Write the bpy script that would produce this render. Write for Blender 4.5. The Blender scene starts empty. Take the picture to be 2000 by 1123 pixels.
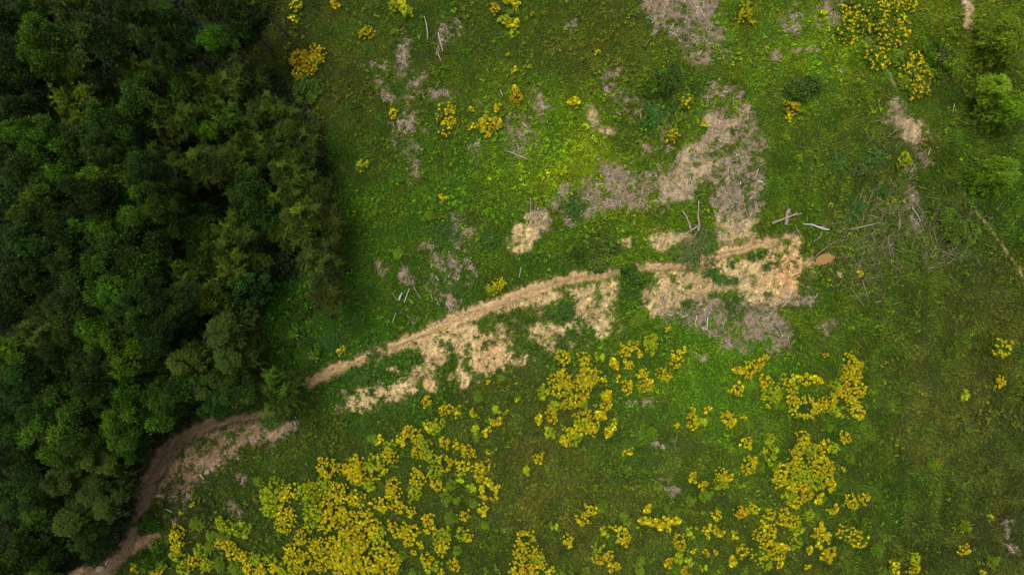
import bpy, math, random
import numpy as np
from mathutils import Vector

random.seed(7)
RNG = np.random.default_rng(11)
S = bpy.context.scene
C = S.collection
H = 56.0            # height of the drone above the meadow
PPM = 25.0          # plan scale: units of the site plan per metre
K = 0.60            # lit-colour -> albedo factor

# ------------------------------------------------------------------ helpers
def lin(c):
    c = np.asarray(c, dtype=np.float64) / 255.0
    return np.where(c <= 0.04045, c / 12.92, ((c + 0.055) / 1.055) ** 2.4)

def alb(r, g, b, k=None):
    return lin((r, g, b)) * (K if k is None else k)

def plan(px, py, h=0.0):
    f = (1.0 - h / H)
    return ((px - 1000.0) / PPM * f, (561.5 - py) / PPM * f)

def hash2(xi, yi, seed):
    h = (xi.astype(np.int64) * 374761393 + yi.astype(np.int64) * 668265263 + seed * 974634777) & 0xffffffff
    h = ((h ^ (h >> 13)) * 1274126177) & 0xffffffff
    h = (h ^ (h >> 16)) & 0xffffffff
    return h / 4294967295.0

def vnoise(x, y, seed=0):
    xi = np.floor(x); yi = np.floor(y)
    fx = x - xi; fy = y - yi
    fx = fx * fx * (3 - 2 * fx); fy = fy * fy * (3 - 2 * fy)
    a = hash2(xi, yi, seed); b = hash2(xi + 1, yi, seed)
    c = hash2(xi, yi + 1, seed); d = hash2(xi + 1, yi + 1, seed)
    return (a * (1 - fx) + b * fx) * (1 - fy) + (c * (1 - fx) + d * fx) * fy

def fbm(x, y, seed=0, octv=4, gain=0.5):
    s = 0; a = 1.0; t = 0
    for o in range(octv):
        s = s + a * vnoise(x * 2 ** o + 17.3 * o, y * 2 ** o - 9.1 * o, seed + o)
        t += a; a *= gain
    return s / t * 2 - 1          # about -1..1, mostly -.5...5

def sstep(a, b, x):
    t = np.clip((x - a) / (b - a), 0, 1)
    return t * t * (3 - 2 * t)

def poly_sd(px, py, pts):
    """signed distance (positive inside) to a polygon."""
    n = len(pts); d2 = np.full(px.shape, 1e12); ins = np.zeros(px.shape, bool)
    for i in range(n):
        x0, y0 = pts[i]; x1, y1 = pts[(i + 1) % n]
        ex, ey = x1 - x0, y1 - y0
        t = np.clip(((px - x0) * ex + (py - y0) * ey) / (ex * ex + ey * ey + 1e-9), 0, 1)
        d2 = np.minimum(d2, (px - x0 - t * ex) ** 2 + (py - y0 - t * ey) ** 2)
        if y0 != y1:
            cond = (y0 > py) != (y1 > py)
            ins ^= cond & (px < (x1 - x0) * (py - y0) / (y1 - y0) + x0)
    d = np.sqrt(d2)
    return np.where(ins, d, -d)

def line_sd(px, py, pts):
    """pts (x, y, halfwidth): halfwidth - distance, and signed side distance."""
    best = np.full(px.shape, -1e9); side = np.zeros(px.shape); bd = np.full(px.shape, 1e9)
    for (x0, y0, w0), (x1, y1, w1) in zip(pts[:-1], pts[1:]):
        ex, ey = x1 - x0, y1 - y0
        t = np.clip(((px - x0) * ex + (py - y0) * ey) / (ex * ex + ey * ey), 0, 1)
        d = np.hypot(px - x0 - t * ex, py - y0 - t * ey)
        v = w0 + (w1 - w0) * t - d
        best = np.maximum(best, v)
        sd = (ex * (py - y0) - ey * (px - x0)) / math.hypot(ex, ey)
        m = d < bd
        side = np.where(m, np.sign(sd) * d, side); bd = np.where(m, d, bd)
    return best, side

def mesh_np(name, V, F, col=None, smooth=False):
    """V (n,3), F (m,k) all k-gons, col (n,3)."""
    V = np.ascontiguousarray(V, dtype=np.float32); F = np.ascontiguousarray(F, dtype=np.int32)
    me = bpy.data.meshes.new(name)
    m, k = F.shape
    me.vertices.add(len(V)); me.vertices.foreach_set('co', V.ravel())
    me.loops.add(m * k); me.loops.foreach_set('vertex_index', F.ravel())
    me.polygons.add(m)
    me.polygons.foreach_set('loop_start', np.arange(0, m * k, k, dtype=np.int32))
    me.polygons.foreach_set('loop_total', np.full(m, k, dtype=np.int32))
    if smooth:
        me.polygons.foreach_set('use_smooth', np.ones(m, dtype=bool))
    me.update(calc_edges=True)
    if col is not None:
        a = me.color_attributes.new('Col', 'FLOAT_COLOR', 'POINT')
        c4 = np.ones((len(V), 4), dtype=np.float32); c4[:, :3] = col
        a.data.foreach_set('color', c4.ravel())
    return me

def link(name, me, mat, parent=None):
    o = bpy.data.objects.new(name, me); C.objects.link(o)
    if me is not None and mat is not None and len(me.materials) == 0:
        me.materials.append(mat)
    if parent is not None:
        o.parent = parent
    return o

def tag(o, label=None, cat=None, group=None, kind=None):
    if label: o['label'] = label
    if cat: o['category'] = cat
    if group: o['group'] = group
    if kind: o['kind'] = kind
    return o

def empty(name, loc=(0, 0, 0), rz=0.0, sc=1.0):
    o = bpy.data.objects.new(name, None); C.objects.link(o)
    o.location = loc; o.rotation_euler = (0, 0, rz); o.scale = (sc, sc, sc) if not hasattr(sc, '__len__') else sc
    o.empty_display_size = 0.2
    return o

# ------------------------------------------------------------------ materials
def leaf_mat(name, trans=0.3, rnd=0.18, rough=0.65, hue=0.012):
    m = bpy.data.materials.new(name); m.use_nodes = True
    nt = m.node_tree; nt.nodes.clear(); N = nt.nodes.new; L = nt.links.new
    out = N('ShaderNodeOutputMaterial')
    at = N('ShaderNodeAttribute'); at.attribute_name = 'Col'
    oi = N('ShaderNodeObjectInfo')
    hsv = N('ShaderNodeHueSaturation')
    mr = N('ShaderNodeMapRange'); mr.inputs['To Min'].default_value = 1 - rnd; mr.inputs['To Max'].default_value = 1 + rnd
    L(oi.outputs['Random'], mr.inputs['Value']); L(mr.outputs['Result'], hsv.inputs['Value'])
    mh = N('ShaderNodeMath'); mh.operation = 'MULTIPLY'; mh.inputs[1].default_value = 7.31
    fr = N('ShaderNodeMath'); fr.operation = 'FRACT'
    mr2 = N('ShaderNodeMapRange'); mr2.inputs['To Min'].default_value = 0.5 - hue; mr2.inputs['To Max'].default_value = 0.5 + hue
    L(oi.outputs['Random'], mh.inputs[0]); L(mh.outputs[0], fr.inputs[0]); L(fr.outputs[0], mr2.inputs['Value']); L(mr2.outputs['Result'], hsv.inputs['Hue'])
    L(at.outputs['Color'], hsv.inputs['Color'])
    p = N('ShaderNodeBsdfPrincipled'); p.inputs['Roughness'].default_value = rough
    p.inputs['Specular IOR Level'].default_value = 0.18
    L(hsv.outputs['Color'], p.inputs['Base Color'])
    if trans > 0:
        t = N('ShaderNodeBsdfTranslucent'); L(hsv.outputs['Color'], t.inputs['Color'])
        mx = N('ShaderNodeMixShader'); mx.inputs[0].default_value = trans
        L(p.outputs[0], mx.inputs[1]); L(t.outputs[0], mx.inputs[2]); L(mx.outputs[0], out.inputs['Surface'])
    else:
        L(p.outputs[0], out.inputs['Surface'])
    return m

def soil_mat(name):
    m = bpy.data.materials.new(name); m.use_nodes = True
    nt = m.node_tree; nt.nodes.clear(); N = nt.nodes.new; L = nt.links.new
    out = N('ShaderNodeOutputMaterial'); p = N('ShaderNodeBsdfPrincipled')
    p.inputs['Roughness'].default_value = 0.95; p.inputs['Specular IOR Level'].default_value = 0.1
    at = N('ShaderNodeAttribute'); at.attribute_name = 'Col'
    tc = N('ShaderNodeTexCoord')
    n1 = N('ShaderNodeTexNoise'); n1.inputs['Scale'].default_value = 7.0; n1.inputs['Detail'].default_value = 6; n1.inputs['Roughness'].default_value = 0.7
    L(tc.outputs['Object'], n1.inputs['Vector'])
    mr = N('ShaderNodeMapRange'); mr.inputs['From Min'].default_value = 0.25; mr.inputs['From Max'].default_value = 0.75
    mr.inputs['To Min'].default_value = 0.5; mr.inputs['To Max'].default_value = 1.45
    L(n1.outputs['Fac'], mr.inputs['Value'])
    mx = N('ShaderNodeVectorMath'); mx.operation = 'SCALE'
    L(at.outputs['Color'], mx.inputs[0]); L(mr.outputs['Result'], mx.inputs['Scale'])
    L(mx.outputs['Vector'], p.inputs['Base Color'])
    n2 = N('ShaderNodeTexNoise'); n2.inputs['Scale'].default_value = 12.0; n2.inputs['Detail'].default_value = 5
    L(tc.outputs['Object'], n2.inputs['Vector'])
    bp = N('ShaderNodeBump'); bp.inputs['Strength'].default_value = 0.7; bp.inputs['Distance'].default_value = 0.06
    L(n2.outputs['Fac'], bp.inputs['Height']); L(bp.outputs['Normal'], p.inputs['Normal'])
    L(p.outputs[0], out.inputs['Surface'])
    return m

def plain_mat(name, c1, c2, scale=(6, 6, 40), rough=0.85, spec=0.15):
    m = bpy.data.materials.new(name); m.use_nodes = True
    nt = m.node_tree; nt.nodes.clear(); N = nt.nodes.new; L = nt.links.new
    out = N('ShaderNodeOutputMaterial'); p = N('ShaderNodeBsdfPrincipled')
    p.inputs['Roughness'].default_value = rough; p.inputs['Specular IOR Level'].default_value = spec
    tc = N('ShaderNodeTexCoord'); mp = N('ShaderNodeMapping'); mp.inputs['Scale'].default_value = scale
    n1 = N('ShaderNodeTexNoise'); n1.inputs['Scale'].default_value = 1.0; n1.inputs['Detail'].default_value = 6
    cr = N('ShaderNodeValToRGB')
    cr.color_ramp.elements[0].position = 0.3; cr.color_ramp.elements[0].color = (*c1, 1)
    cr.color_ramp.elements[1].position = 0.7; cr.color_ramp.elements[1].color = (*c2, 1)
    L(tc.outputs['Object'], mp.inputs['Vector']); L(mp.outputs['Vector'], n1.inputs['Vector'])
    L(n1.outputs['Fac'], cr.inputs['Fac']); L(cr.outputs['Color'], p.inputs['Base Color'])
    bp = N('ShaderNodeBump'); bp.inputs['Strength'].default_value = 0.4; bp.inputs['Distance'].default_value = 0.02
    L(n1.outputs['Fac'], bp.inputs['Height']); L(bp.outputs['Normal'], p.inputs['Normal'])
    L(p.outputs[0], out.inputs['Surface'])
    return m

M_SOIL = soil_mat('soil_and_turf')
M_GRASS = leaf_mat('grass_blades', 0.25, 0.0, 0.7, 0.0)
M_WEED = leaf_mat('weed_leaves', 0.25, 0.0, 0.6, 0.0)
M_LITTER = leaf_mat('wood_litter', 0.0, 0.0, 0.9, 0.0)
M_LEAF = leaf_mat('tree_leaves', 0.28, 0.2, 0.6, 0.014)
M_PLANT = leaf_mat('herb_leaves', 0.28, 0.16, 0.6, 0.012)
M_PETAL = leaf_mat('flower_heads', 0.2, 0.12, 0.8, 0.004)
M_BARK = plain_mat('bark', (0.035, 0.028, 0.02), (0.11, 0.09, 0.065), (9, 9, 3))

# ------------------------------------------------------------------ the site plan
PATH = [(150, 1150, 20), (205, 1112, 22), (240, 1080, 19), (262, 1040, 13), (281, 985, 17), (293, 940, 24), (316, 897, 29),
        (352, 862, 26), (402, 834, 19), (450, 818, 14), (505, 813, 13), (550, 790, 14), (600, 752, 17), (640, 728, 17),
        (700, 703, 16), (760, 680, 16), (820, 655, 20), (860, 638, 23), (920, 612, 20), (980, 588, 18), (1040, 566, 17),
        (1100, 548, 16), (1150, 540, 16), (1190, 534, 14), (1240, 524, 12), (1290, 520, 11), (1350, 517, 13), (1400, 500, 16),
        (1450, 485, 18), (1500, 470, 15), (1552, 458, 7)]
# sandy earth: polygon, softness, share of plants growing through it
SAND = [
    ([(640, 775), (760, 705), (860, 655), (1000, 602), (1190, 548), (1205, 640), (1100, 692), (985, 732), (850, 768), (700, 806)], 18, 1.36),
    ([(800, 668), (850, 655), (925, 636), (1000, 645), (1008, 690), (985, 722), (940, 738), (915, 722), (895, 690), (868, 690), (852, 760), (812, 758), (832, 705)], 12, .30),
    ([(655, 775), (700, 758), (760, 740), (830, 735), (835, 760), (780, 785), (745, 800), (690, 805), (660, 800)], 14, .50),
    ([(905, 745), (930, 740), (918, 765), (905, 768)], 6, .3),
    ([(1030, 640), (1050, 622), (1098, 640), (1100, 660), (1075, 690), (1040, 680)], 10, .42),
    ([(1120, 600), (1150, 560), (1200, 550), (1205, 625), (1180, 655), (1130, 650), (1100, 640)], 14, .45),
    ([(960, 612), (1000, 590), (1060, 575), (1150, 556), (1190, 560), (1140, 585), (1060, 590), (1000, 612)], 8, .5),
    ([(1265, 560), (1300, 538), (1380, 520), (1450, 500), (1555, 462), (1545, 488), (1560, 500), (1568, 540), (1555, 575), (1520, 592), (1470, 590), (1440, 565), (1380, 585), (1330, 600), (1280, 620), (1262, 600)], 16, .22),
    ([(1050, 405), (1072, 430), (1060, 455), (1030, 495), (1000, 500), (985, 480), (1000, 445), (1025, 410)], 12, .35),
    ([(1265, 455), (1300, 452), (1345, 460), (1350, 480), (1310, 485), (1270, 480)], 10, .45),
    ([(1203, 462), (1226, 462), (1226, 482), (1205, 484)], 6, .25),
    ([(1400, 430), (1475, 425), (1472, 468), (1410, 490)], 12, .1),
    ([(1735, 200), (1760, 210), (1800, 235), (1815, 270), (1800, 282), (1775, 275), (1745, 240), (1725, 235)], 10, .35),
    ([(1878, 0), (1890, 0), (1898, 40), (1895, 58), (1878, 48)], 6, .25),
    ([(1140, 200), (1160, 205), (1170, 240), (1195, 262), (1185, 272), (1155, 250)], 8, .5),
    ([(1562, 490), (1585, 480), (1588, 530), (1570, 525)], 8, .65),
    ([(1632, 530), (1645, 528), (1645, 545), (1632, 545)], 5, .5),
    ([(1310, 330), (1375, 300), (1400, 330), (1340, 385), (1290, 390), (1290, 360)], 14, .35),
    ([(1390, 225), (1460, 200), (1440, 250), (1370, 300), (1330, 330), (1320, 315), (1370, 265)], 12, .2),
    ([(300, 912), (330, 872), (400, 840), (500, 830), (545, 834), (480, 878), (420, 914), (375, 950), (318, 968)], 12, .5),
    ([(250, 1055), (310, 1048), (310, 1062), (250, 1085)], 6, .2), ([(150, 1108), (180, 1095), (210, 1110), (240, 1123), (150, 1140)], 8, .2),
]
# grey-brown brash and wood chip
CHIP = [
    ([(1388, 170), (1410, 168), (1425, 205), (1460, 205), (1490, 262), (1490, 330), (1485, 385), (1505, 402), (1475, 410), (1470, 470), (1400, 480), (1400, 400), (1385, 350), (1340, 385), (1260, 405), (1205, 412), (1140, 420), (1100, 398), (1140, 372), (1200, 322), (1255, 345), (1305, 318), (1360, 268), (1395, 228)], 16, .40),
    ([(1255, -40), (1400, -40), (1408, 60), (1412, 112), (1370, 118), (1330, 100), (1315, 60), (1280, 62), (1258, 40)], 14, .32),
    ([(1285, 588), (1370, 582), (1470, 600), (1520, 588), (1538, 630), (1535, 682), (1460, 692), (1410, 682), (1390, 650), (1330, 630), (1290, 620)], 14, .3),
    ([(1520, 566), (1585, 565), (1600, 590), (1560, 600), (1525, 590)], 10, .4),
    ([(1045, 400), (1080, 432), (1065, 460), (1035, 470), (1030, 430)], 10, .3),
    ([(330, 868), (400, 838), (500, 828), (575, 822), (562, 848), (480, 885), (420, 922), (380, 962), (335, 978), (300, 962), (300, 912)], 14, .42),
]
CHIP_E = [(1783, 330, 11, 30), (1787, 372, 10, 34), (1789, 415, 9, 34), (1793, 445, 8, 16), (1797, 300, 16, 14), (790, 240, 22, 48), (808, 322, 12, 28), (785, 112, 14, 36), (735, 130, 18, 12), (752, 178, 14, 12), (815, 160, 18, 15), (862, 75, 9, 30),
          (888, 58, 13, 18), (865, 180, 20, 9), (1050, 190, 14, 32), (1072, 210, 20, 8), (1010, 268, 18, 30), (1020, 302, 18, 16), (900, 450, 20, 26),
          (830, 487, 17, 9), (868, 512, 20, 15), (885, 535, 32, 24), (915, 525, 14, 20), (868, 585, 24, 22), (885, 602, 28, 10), (735, 510, 12, 8),
          (750, 527, 14, 11), (792, 542, 14, 14), (820, 625, 12, 6), (1205, 140, 12, 15), (1545, 40, 14, 22), (1570, 100, 18, 8), (1628, 20, 22, 32),
          (1510, 105, 14, 8), (1786, 390, 9, 42), (1780, 340, 10, 25), (1808, 300, 12, 12), (1255, 790, 26, 9), (1300, 940, 9, 9), (1312, 960, 12, 7),
          (1286, 868, 9, 8), (1312, 866, 7, 9), (1975, 1035, 9, 32), (1992, 1078, 10, 9), (470, 942, 12, 8), (458, 996, 15, 12), (352, 1000, 10, 18),
          (1608, 638, 12, 12), (1215, 200, 30, 10), (1230, 230, 18, 6), (1255, 285, 10, 14), (1290, 270, 9, 22), (1180, 330, 14, 18), (1130, 385, 30, 16),
          (1095, 395, 10, 22), (790, 610, 8, 5), (1290, 470, 8, 8), (1185, 170, 8, 30), (1745, 205, 10, 12), (1700, 80, 10, 12), (1838, 160, 10, 8),
          (1275, 20, 20, 26), (1440, 200, 8, 16), (1372, 700, 14, 6), (1640, 140, 8, 6), (1112, 430, 12, 14), (930, 300, 10, 16), (945, 225, 12, 6),
          (1118, 60, 8, 10), (1240, 35, 8, 6)]
# mean tint of the sward over the site, edge vignette painted in (x, y, r, g, b)
TINT = np.array([
    (560, 60, 44, 54, 20), (700, 30, 56, 76, 22), (640, 200, 54, 60, 28), (700, 250, 52, 68, 18), (690, 400, 48, 82, 12), (650, 330, 42, 74, 14),
    (760, 430, 54, 82, 14), (900, 350, 54, 88, 14), (1000, 60, 54, 74, 22), (850, 60, 50, 70, 20), (1150, 100, 60, 72, 24), (1130, 290, 104, 126, 10),
    (1060, 260, 64, 97, 15), (1250, 60, 62, 80, 24), (1250, 200, 54, 74, 22), (1200, 450, 66, 94, 16), (1100, 470, 52, 78, 14), (1480, 100, 70, 98, 20),
    (1620, 120, 86, 114, 20), (1560, 220, 58, 84, 20), (1560, 330, 60, 86, 18), (1680, 330, 54, 68, 22), (1800, 60, 76, 94, 18), (1870, 200, 56, 76, 16),
    (1900, 300, 52, 74, 14), (1850, 400, 44, 64, 12), (1960, 420, 46, 74, 12), (1960, 560, 58, 66, 28), (1700, 460, 56, 78, 22), (1650, 560, 58, 82, 20),
    (1750, 620, 54, 70, 20), (1900, 700, 56, 70, 24), (1850, 820, 66, 74, 32), (1950, 900, 54, 68, 30), (1750, 950, 48, 74, 16), (1650, 750, 58, 82, 18),
    (1350, 740, 68, 106, 16), (1450, 700, 66, 102, 16), (1250, 850, 54, 82, 24), (1300, 900, 62, 82, 28), (1000, 780, 62, 72, 30), (1080, 900, 68, 74, 32),
    (1050, 1000, 64, 74, 28), (900, 1000, 48, 66, 20), (950, 1090, 54, 70, 22), (1200, 1080, 58, 74, 24), (1500, 1100, 54, 72, 22), (1800, 1080, 52, 64, 22),
    (1950, 1100, 50, 60, 24), (650, 850, 52, 68, 24), (480, 900, 48, 68, 24), (780, 720, 38, 76, 18), (720, 700, 38, 72, 16), (650, 640, 36, 66, 12),
    (800, 560, 50, 78, 14), (560, 600, 34, 74, 14), (540, 680, 36, 68, 14), (600, 700, 42, 76, 12), (400, 1000, 42, 54, 22), (900, 560, 46, 72, 18),
    (1100, 620, 40, 74, 20), (330, 1060, 44, 60, 22)], dtype=float)
FOREST = [(-400, -300), (505, -300), (500, 60), (470, 110), (600, 200), (640, 300), (650, 420), (640, 500), (600, 520), (520, 560), (500, 700), (480, 790),
          (380, 830), (330, 850), (290, 900), (262, 1000), (225, 1070), (150, 1110), (60, 1500), (-400, 1500)]

def axis(lo, hi, step, far):
    core = np.arange(lo, hi + 1e-6, step)
    ext = []; d = step * 1.5; x = hi
    while x < far:
        x += d; d *= 1.35; ext.append(x)
    ext = np.array(ext)
    return np.concatenate([(lo - (ext - hi))[::-1], core, ext])

GX = axis(-47.0, 47.0, 0.09, 420.0)
GY = axis(-28.5, 28.5, 0.09, 420.0)
gx, gy = np.meshgrid(GX, GY)
P = gx * PPM + 1000.0; Q = 561.5 - gy * PPM
wx = P + 16 * fbm(P / 38, Q / 38, 1, 3) + 7 * fbm(P / 9, Q / 9, 2, 2)
wy = Q + 16 * fbm(P / 38, Q / 38, 5, 3) + 7 * fbm(P / 9, Q / 9, 6, 2)
n_fine = fbm(P / 5, Q / 5, 20, 3)
n_mid = fbm(P / 16, Q / 16, 24, 3)
n_tiny = fbm(P / 2.6, Q / 2.6, 26, 2)
n_big = fbm(P / 70, Q / 70, 28, 3)

sand = np.zeros_like(P); chip = np.zeros_like(P)
def patch(dst, sd, soft, veg, fine=1.0):
    m = sstep(-soft, soft * 0.6, sd)
    th = (veg - 0.5) * 0.9
    hole = sstep(th - 0.34, th + 0.42, n_mid * 0.7 + (n_fine * 0.6 + n_tiny * 0.45) * fine - (1 - m) * 0.75)
    np.maximum(dst, hole * sstep(0.02, 0.5, m), out=dst)
for pts, soft, veg in SAND:
    patch(sand, poly_sd(wx, wy, pts), soft * 1.6, veg * .50, .6)
for pts, soft, veg in CHIP:
    patch(chip, poly_sd(wx, wy, pts), soft * 1.9, veg)
for cx, cy, rx, ry in CHIP_E:
    d = 1 - np.hypot((wx - cx) / rx, (wy - cy) / ry)
    patch(chip, d * min(rx, ry), min(rx, ry) * 1.4, .42 if max(rx, ry) > 13 else .52)
PATH = [(a, b, c * .72) for a, b, c in PATH]
psd, pside = line_sd(P + 5 * fbm(P / 20, Q / 20, 31, 2) + 4 * n_fine, Q + 5 * fbm(P / 20, Q / 20, 33, 2) + 4 * n_fine, PATH)
path = sstep(-5, 4, psd + 5 * n_fine + 4 * n_mid + 4 * n_tiny)
RUT = [(1730, 130, 2), (1760, 190, 2), (1820, 270, 2), (1845, 300, 1.5), (1885, 375, 1.5), (1905, 410, 1.5), (1935, 445, 2), (1960, 480, 2.2), (1985, 515, 2), (2030, 600, 2)]
rsd, _ = line_sd(P + 6 * n_mid, Q + 6 * n_mid, RUT)
rut = 1.0 * sstep(-2, 3, rsd + 3 * n_fine) * sstep(-.25, .2, fbm(P / 25, Q / 25, 41, 2) + np.where(Q > 425, .3, -.05))
RUT2 = [(x + 42, y - 12, 7) for x, y, _ in RUT]
rsd2, _ = line_sd(P, Q, RUT2)
wheel = sstep(-6, 5, rsd2) * (Q > 200)
forest = sstep(-30, 25, poly_sd(wx, wy, FOREST))
sand = np.clip(np.maximum(sand, rut * 0.8), 0, 1)
# ruts and the far side of the frame
path_v = path * np.where((P > 1185) & (P < 1262), 0.8, 1.0)

# heights
Z = 0.45 * fbm(gx / 11, gy / 11, 50, 3) + 0.10 * fbm(gx / 1.3, gy / 1.3, 54, 3)
Z += np.maximum(sand, chip * 0.7) * (0.16 * fbm(gx / 0.55, gy / 0.55, 57, 3))
Z -= 0.13 * path
win = sstep(560, 700, P) * (1 - sstep(1520, 1640, P))
Z -= win * 0.6 * sstep(14, 90, pside) * (1 - sstep(130, 420, pside))
track = np.abs(np.abs(pside) - 7)
Z -= 0.06 * path * (1 - sstep(0, 4, track))
Z += forest * 0.25 * fbm(gx / 3, gy / 3, 60, 2)
PUD = (1613, 506)
pud_d = np.hypot((P - PUD[0]) / 22.0, (Q - PUD[1]) / 14.0)
Z -= 0.16 * (1 - sstep(0.6, 1.5, pud_d))

# colours
num = np.zeros(P.shape + (3,)); den = np.zeros(P.shape)
TL = lin(TINT[:, 2:])
wxx = P + 70 * n_big; wyy = Q + 70 * fbm(P / 70, Q / 70, 29, 3)
for (tx, ty, *_), c in zip(TINT, TL):
    w = 1.0 / (((wxx - tx) ** 2 + (wyy - ty) ** 2) + 2500.0) ** 1.4
    num += w[..., None] * c; den += w
tint = num / den[..., None]
def hsvish(c, yel, val):
    """yel > 0 moves the hue towards straw yellow"""
    o = c * val[..., None]
    o[..., 0] *= 1 + 0.55 * yel; o[..., 2] *= 1 + 0.35 * yel
    return o
tint = hsvish(tint, np.clip(fbm(P / 30, Q / 30, 70, 4) * .6, -.35, .5), 1 + 0.28 * fbm(P / 22, Q / 22, 75, 4))
tint = np.clip(tint, 0.001, 1)
sward = tint * K
wheel_c = lin((58, 92, 20)) * K
sward = sward * (1 - 0.35 * wheel[..., None]) + wheel_c * 0.35 * wheel[..., None]
SANDC = lin((228, 198, 140)) * K * .93; SANDO = lin((226, 174, 118)) * K; SANDD = lin((150, 112, 78)) * K
t = sstep(-.3, .4, fbm(P / 18, Q / 18, 80, 4))[..., None]
sc_ = SANDC * (1 - t * 0.4) + SANDD * t * 0.4
ora = (np.exp(-(((P - 1540) / 40) ** 2 + ((Q - 530) / 45) ** 2)) + .55 * np.exp(-(((P - 960) / 40) ** 2 + ((Q - 690) / 35) ** 2)) + .5 * np.exp(-(((P - 840) / 40) ** 2 + ((Q - 745) / 35) ** 2)))[..., None]
sc_ = sc_ * (1 - ora) + SANDO * ora
upg = (sstep(470, 420, Q) if False else (1 - sstep(410, 450, Q)))[..., None] * .62
sc_ = sc_ * (1 - upg) + lin((170, 148, 124)) * K * upg
low = (1 - sstep(480, 640, P))[..., None]
sc_ = sc_ * (1 - low) + lin((150, 122, 92)) * K * low
CH1 = lin((176, 152, 132)) * K; CH2 = lin((118, 98, 84)) * K
dk = np.exp(-(((P - 1430) / 130) ** 2 + ((Q - 645) / 60) ** 2))
t = np.clip(0.35 + 0.9 * fbm(P / 14, Q / 14, 84, 4) + 0.55 * dk - .25 * np.exp(-(((P - 1430) / 90) ** 2 + ((Q - 340) / 120) ** 2)), 0, 1)[..., None]
cc_ = CH1 * (1 - t) + CH2 * t
ts = (sstep(-.1, .45, fbm(P / 26, Q / 26, 87, 4)) * .55)[..., None]
cc_ = cc_ * (1 - ts) + lin((176, 150, 116)) * K * ts
cc_ = cc_ * (1 - low * .7) + lin((118, 96, 72)) * K * low * .7
PA1 = lin((202, 168, 120)) * K; PA2 = lin((132, 110, 86)) * K  # PA2: lower track earth, forest shade and edge darkness painted into its tone
lowp = (1 - sstep(540, 700, P))[..., None]
pt = np.clip(0.7 * fbm(P / 12, Q / 12, 90, 4) + .9 * sstep(.35, 1.0, 1 - np.clip(psd, 0, 14) / 14) - .25, 0, 1)[..., None]
pc_ = (PA1 * (1 - lowp) + PA2 * lowp) * (1 - 0.5 * pt)
strk = fbm(pside / 2.6, P / 55 + Q / 90, 93, 3)[..., None]
pc_ = pc_ * (1 + .55 * strk) * (1 - .28 * np.exp(-((pside - 1) / 2.2) ** 2)[..., None])
wash = fbm(P / 4 + Q / 20, Q / 15, 95, 3)[..., None]
sc_ = sc_ * (1 + .42 * wash)
ua = (P * .68 + Q * .73); va = (P * .73 - Q * .68)
drag = sstep(.0, .35, fbm(ua / 7, va / 85, 97, 3) + .15 * np.exp(-(((P - 1370) / 90) ** 2 + ((Q - 310) / 80) ** 2)))[..., None] * .7
cc_ = cc_ * (1 - drag) + lin((146, 118, 90)) * K * drag
bare = np.clip(np.maximum.reduce([sand, chip, path_v]), 0, 1)
under = sward * 0.8 + lin((52, 44, 26)) * K * 0.18
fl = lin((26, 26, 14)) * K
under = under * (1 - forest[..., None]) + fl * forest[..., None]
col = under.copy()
for m, c in ((chip, cc_), (sand, sc_), (path_v, pc_)):
    col = col * (1 - m[..., None]) + c * m[..., None]
mud = (1 - sstep(0.8, 1.35, pud_d))[..., None]
col = col * (1 - mud) + lin((92, 72, 44)) * K * mud
far = np.maximum(np.abs(gx) - 43, np.abs(gy) - 25)
col *= (1 + 0.25 * n_fine)[..., None]
col = np.clip(col, 0.0005, 0.8)

ny, nx = P.shape
VV = np.stack([gx, gy, Z], -1).reshape(-1, 3)
ii = np.arange(ny * nx).reshape(ny, nx)
FF = np.stack([ii[:-1, :-1], ii[:-1, 1:], ii[1:, 1:], ii[1:, :-1]], -1).reshape(-1, 4)
fm = lambda a: ((a[:-1, :-1] + a[1:, 1:] + a[:-1, 1:] + a[1:, :-1]) / 4).ravel()
f_path = fm(path_v) > 0.5
f_sand = (fm(sand) > 0.55) & ~f_path
f_chip = (fm(chip) > 0.55) & ~f_path & ~f_sand
cols = col.reshape(-1, 3)
def sub(name, mask):
    F = FF[mask]; u, inv = np.unique(F.ravel(), return_inverse=True)
    me = mesh_np(name, VV[u], inv.reshape(-1, 4), cols[u], smooth=True)
    return tag(link(name, me, M_SOIL), kind='structure')
sub('path', f_path)
sub('bare_earth', f_sand)
sub('wood_chip_ground', f_chip)
sub('ground', ~(f_path | f_sand | f_chip))

ux0, uy0 = -47.0, -28.5
i0x = int(np.argmin(np.abs(GX - ux0))); i0y = int(np.argmin(np.abs(GY - uy0)))
def look(arr, x, y):
    ix = np.clip(np.rint((x - ux0) / 0.09).astype(int) + i0x, 0, nx - 1)
    iy = np.clip(np.rint((y - uy0) / 0.09).astype(int) + i0y, 0, ny - 1)
    return arr[iy, ix]
def zat(x, y):
    return float(look(Z, np.array([x]), np.array([y]))[0])

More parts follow.
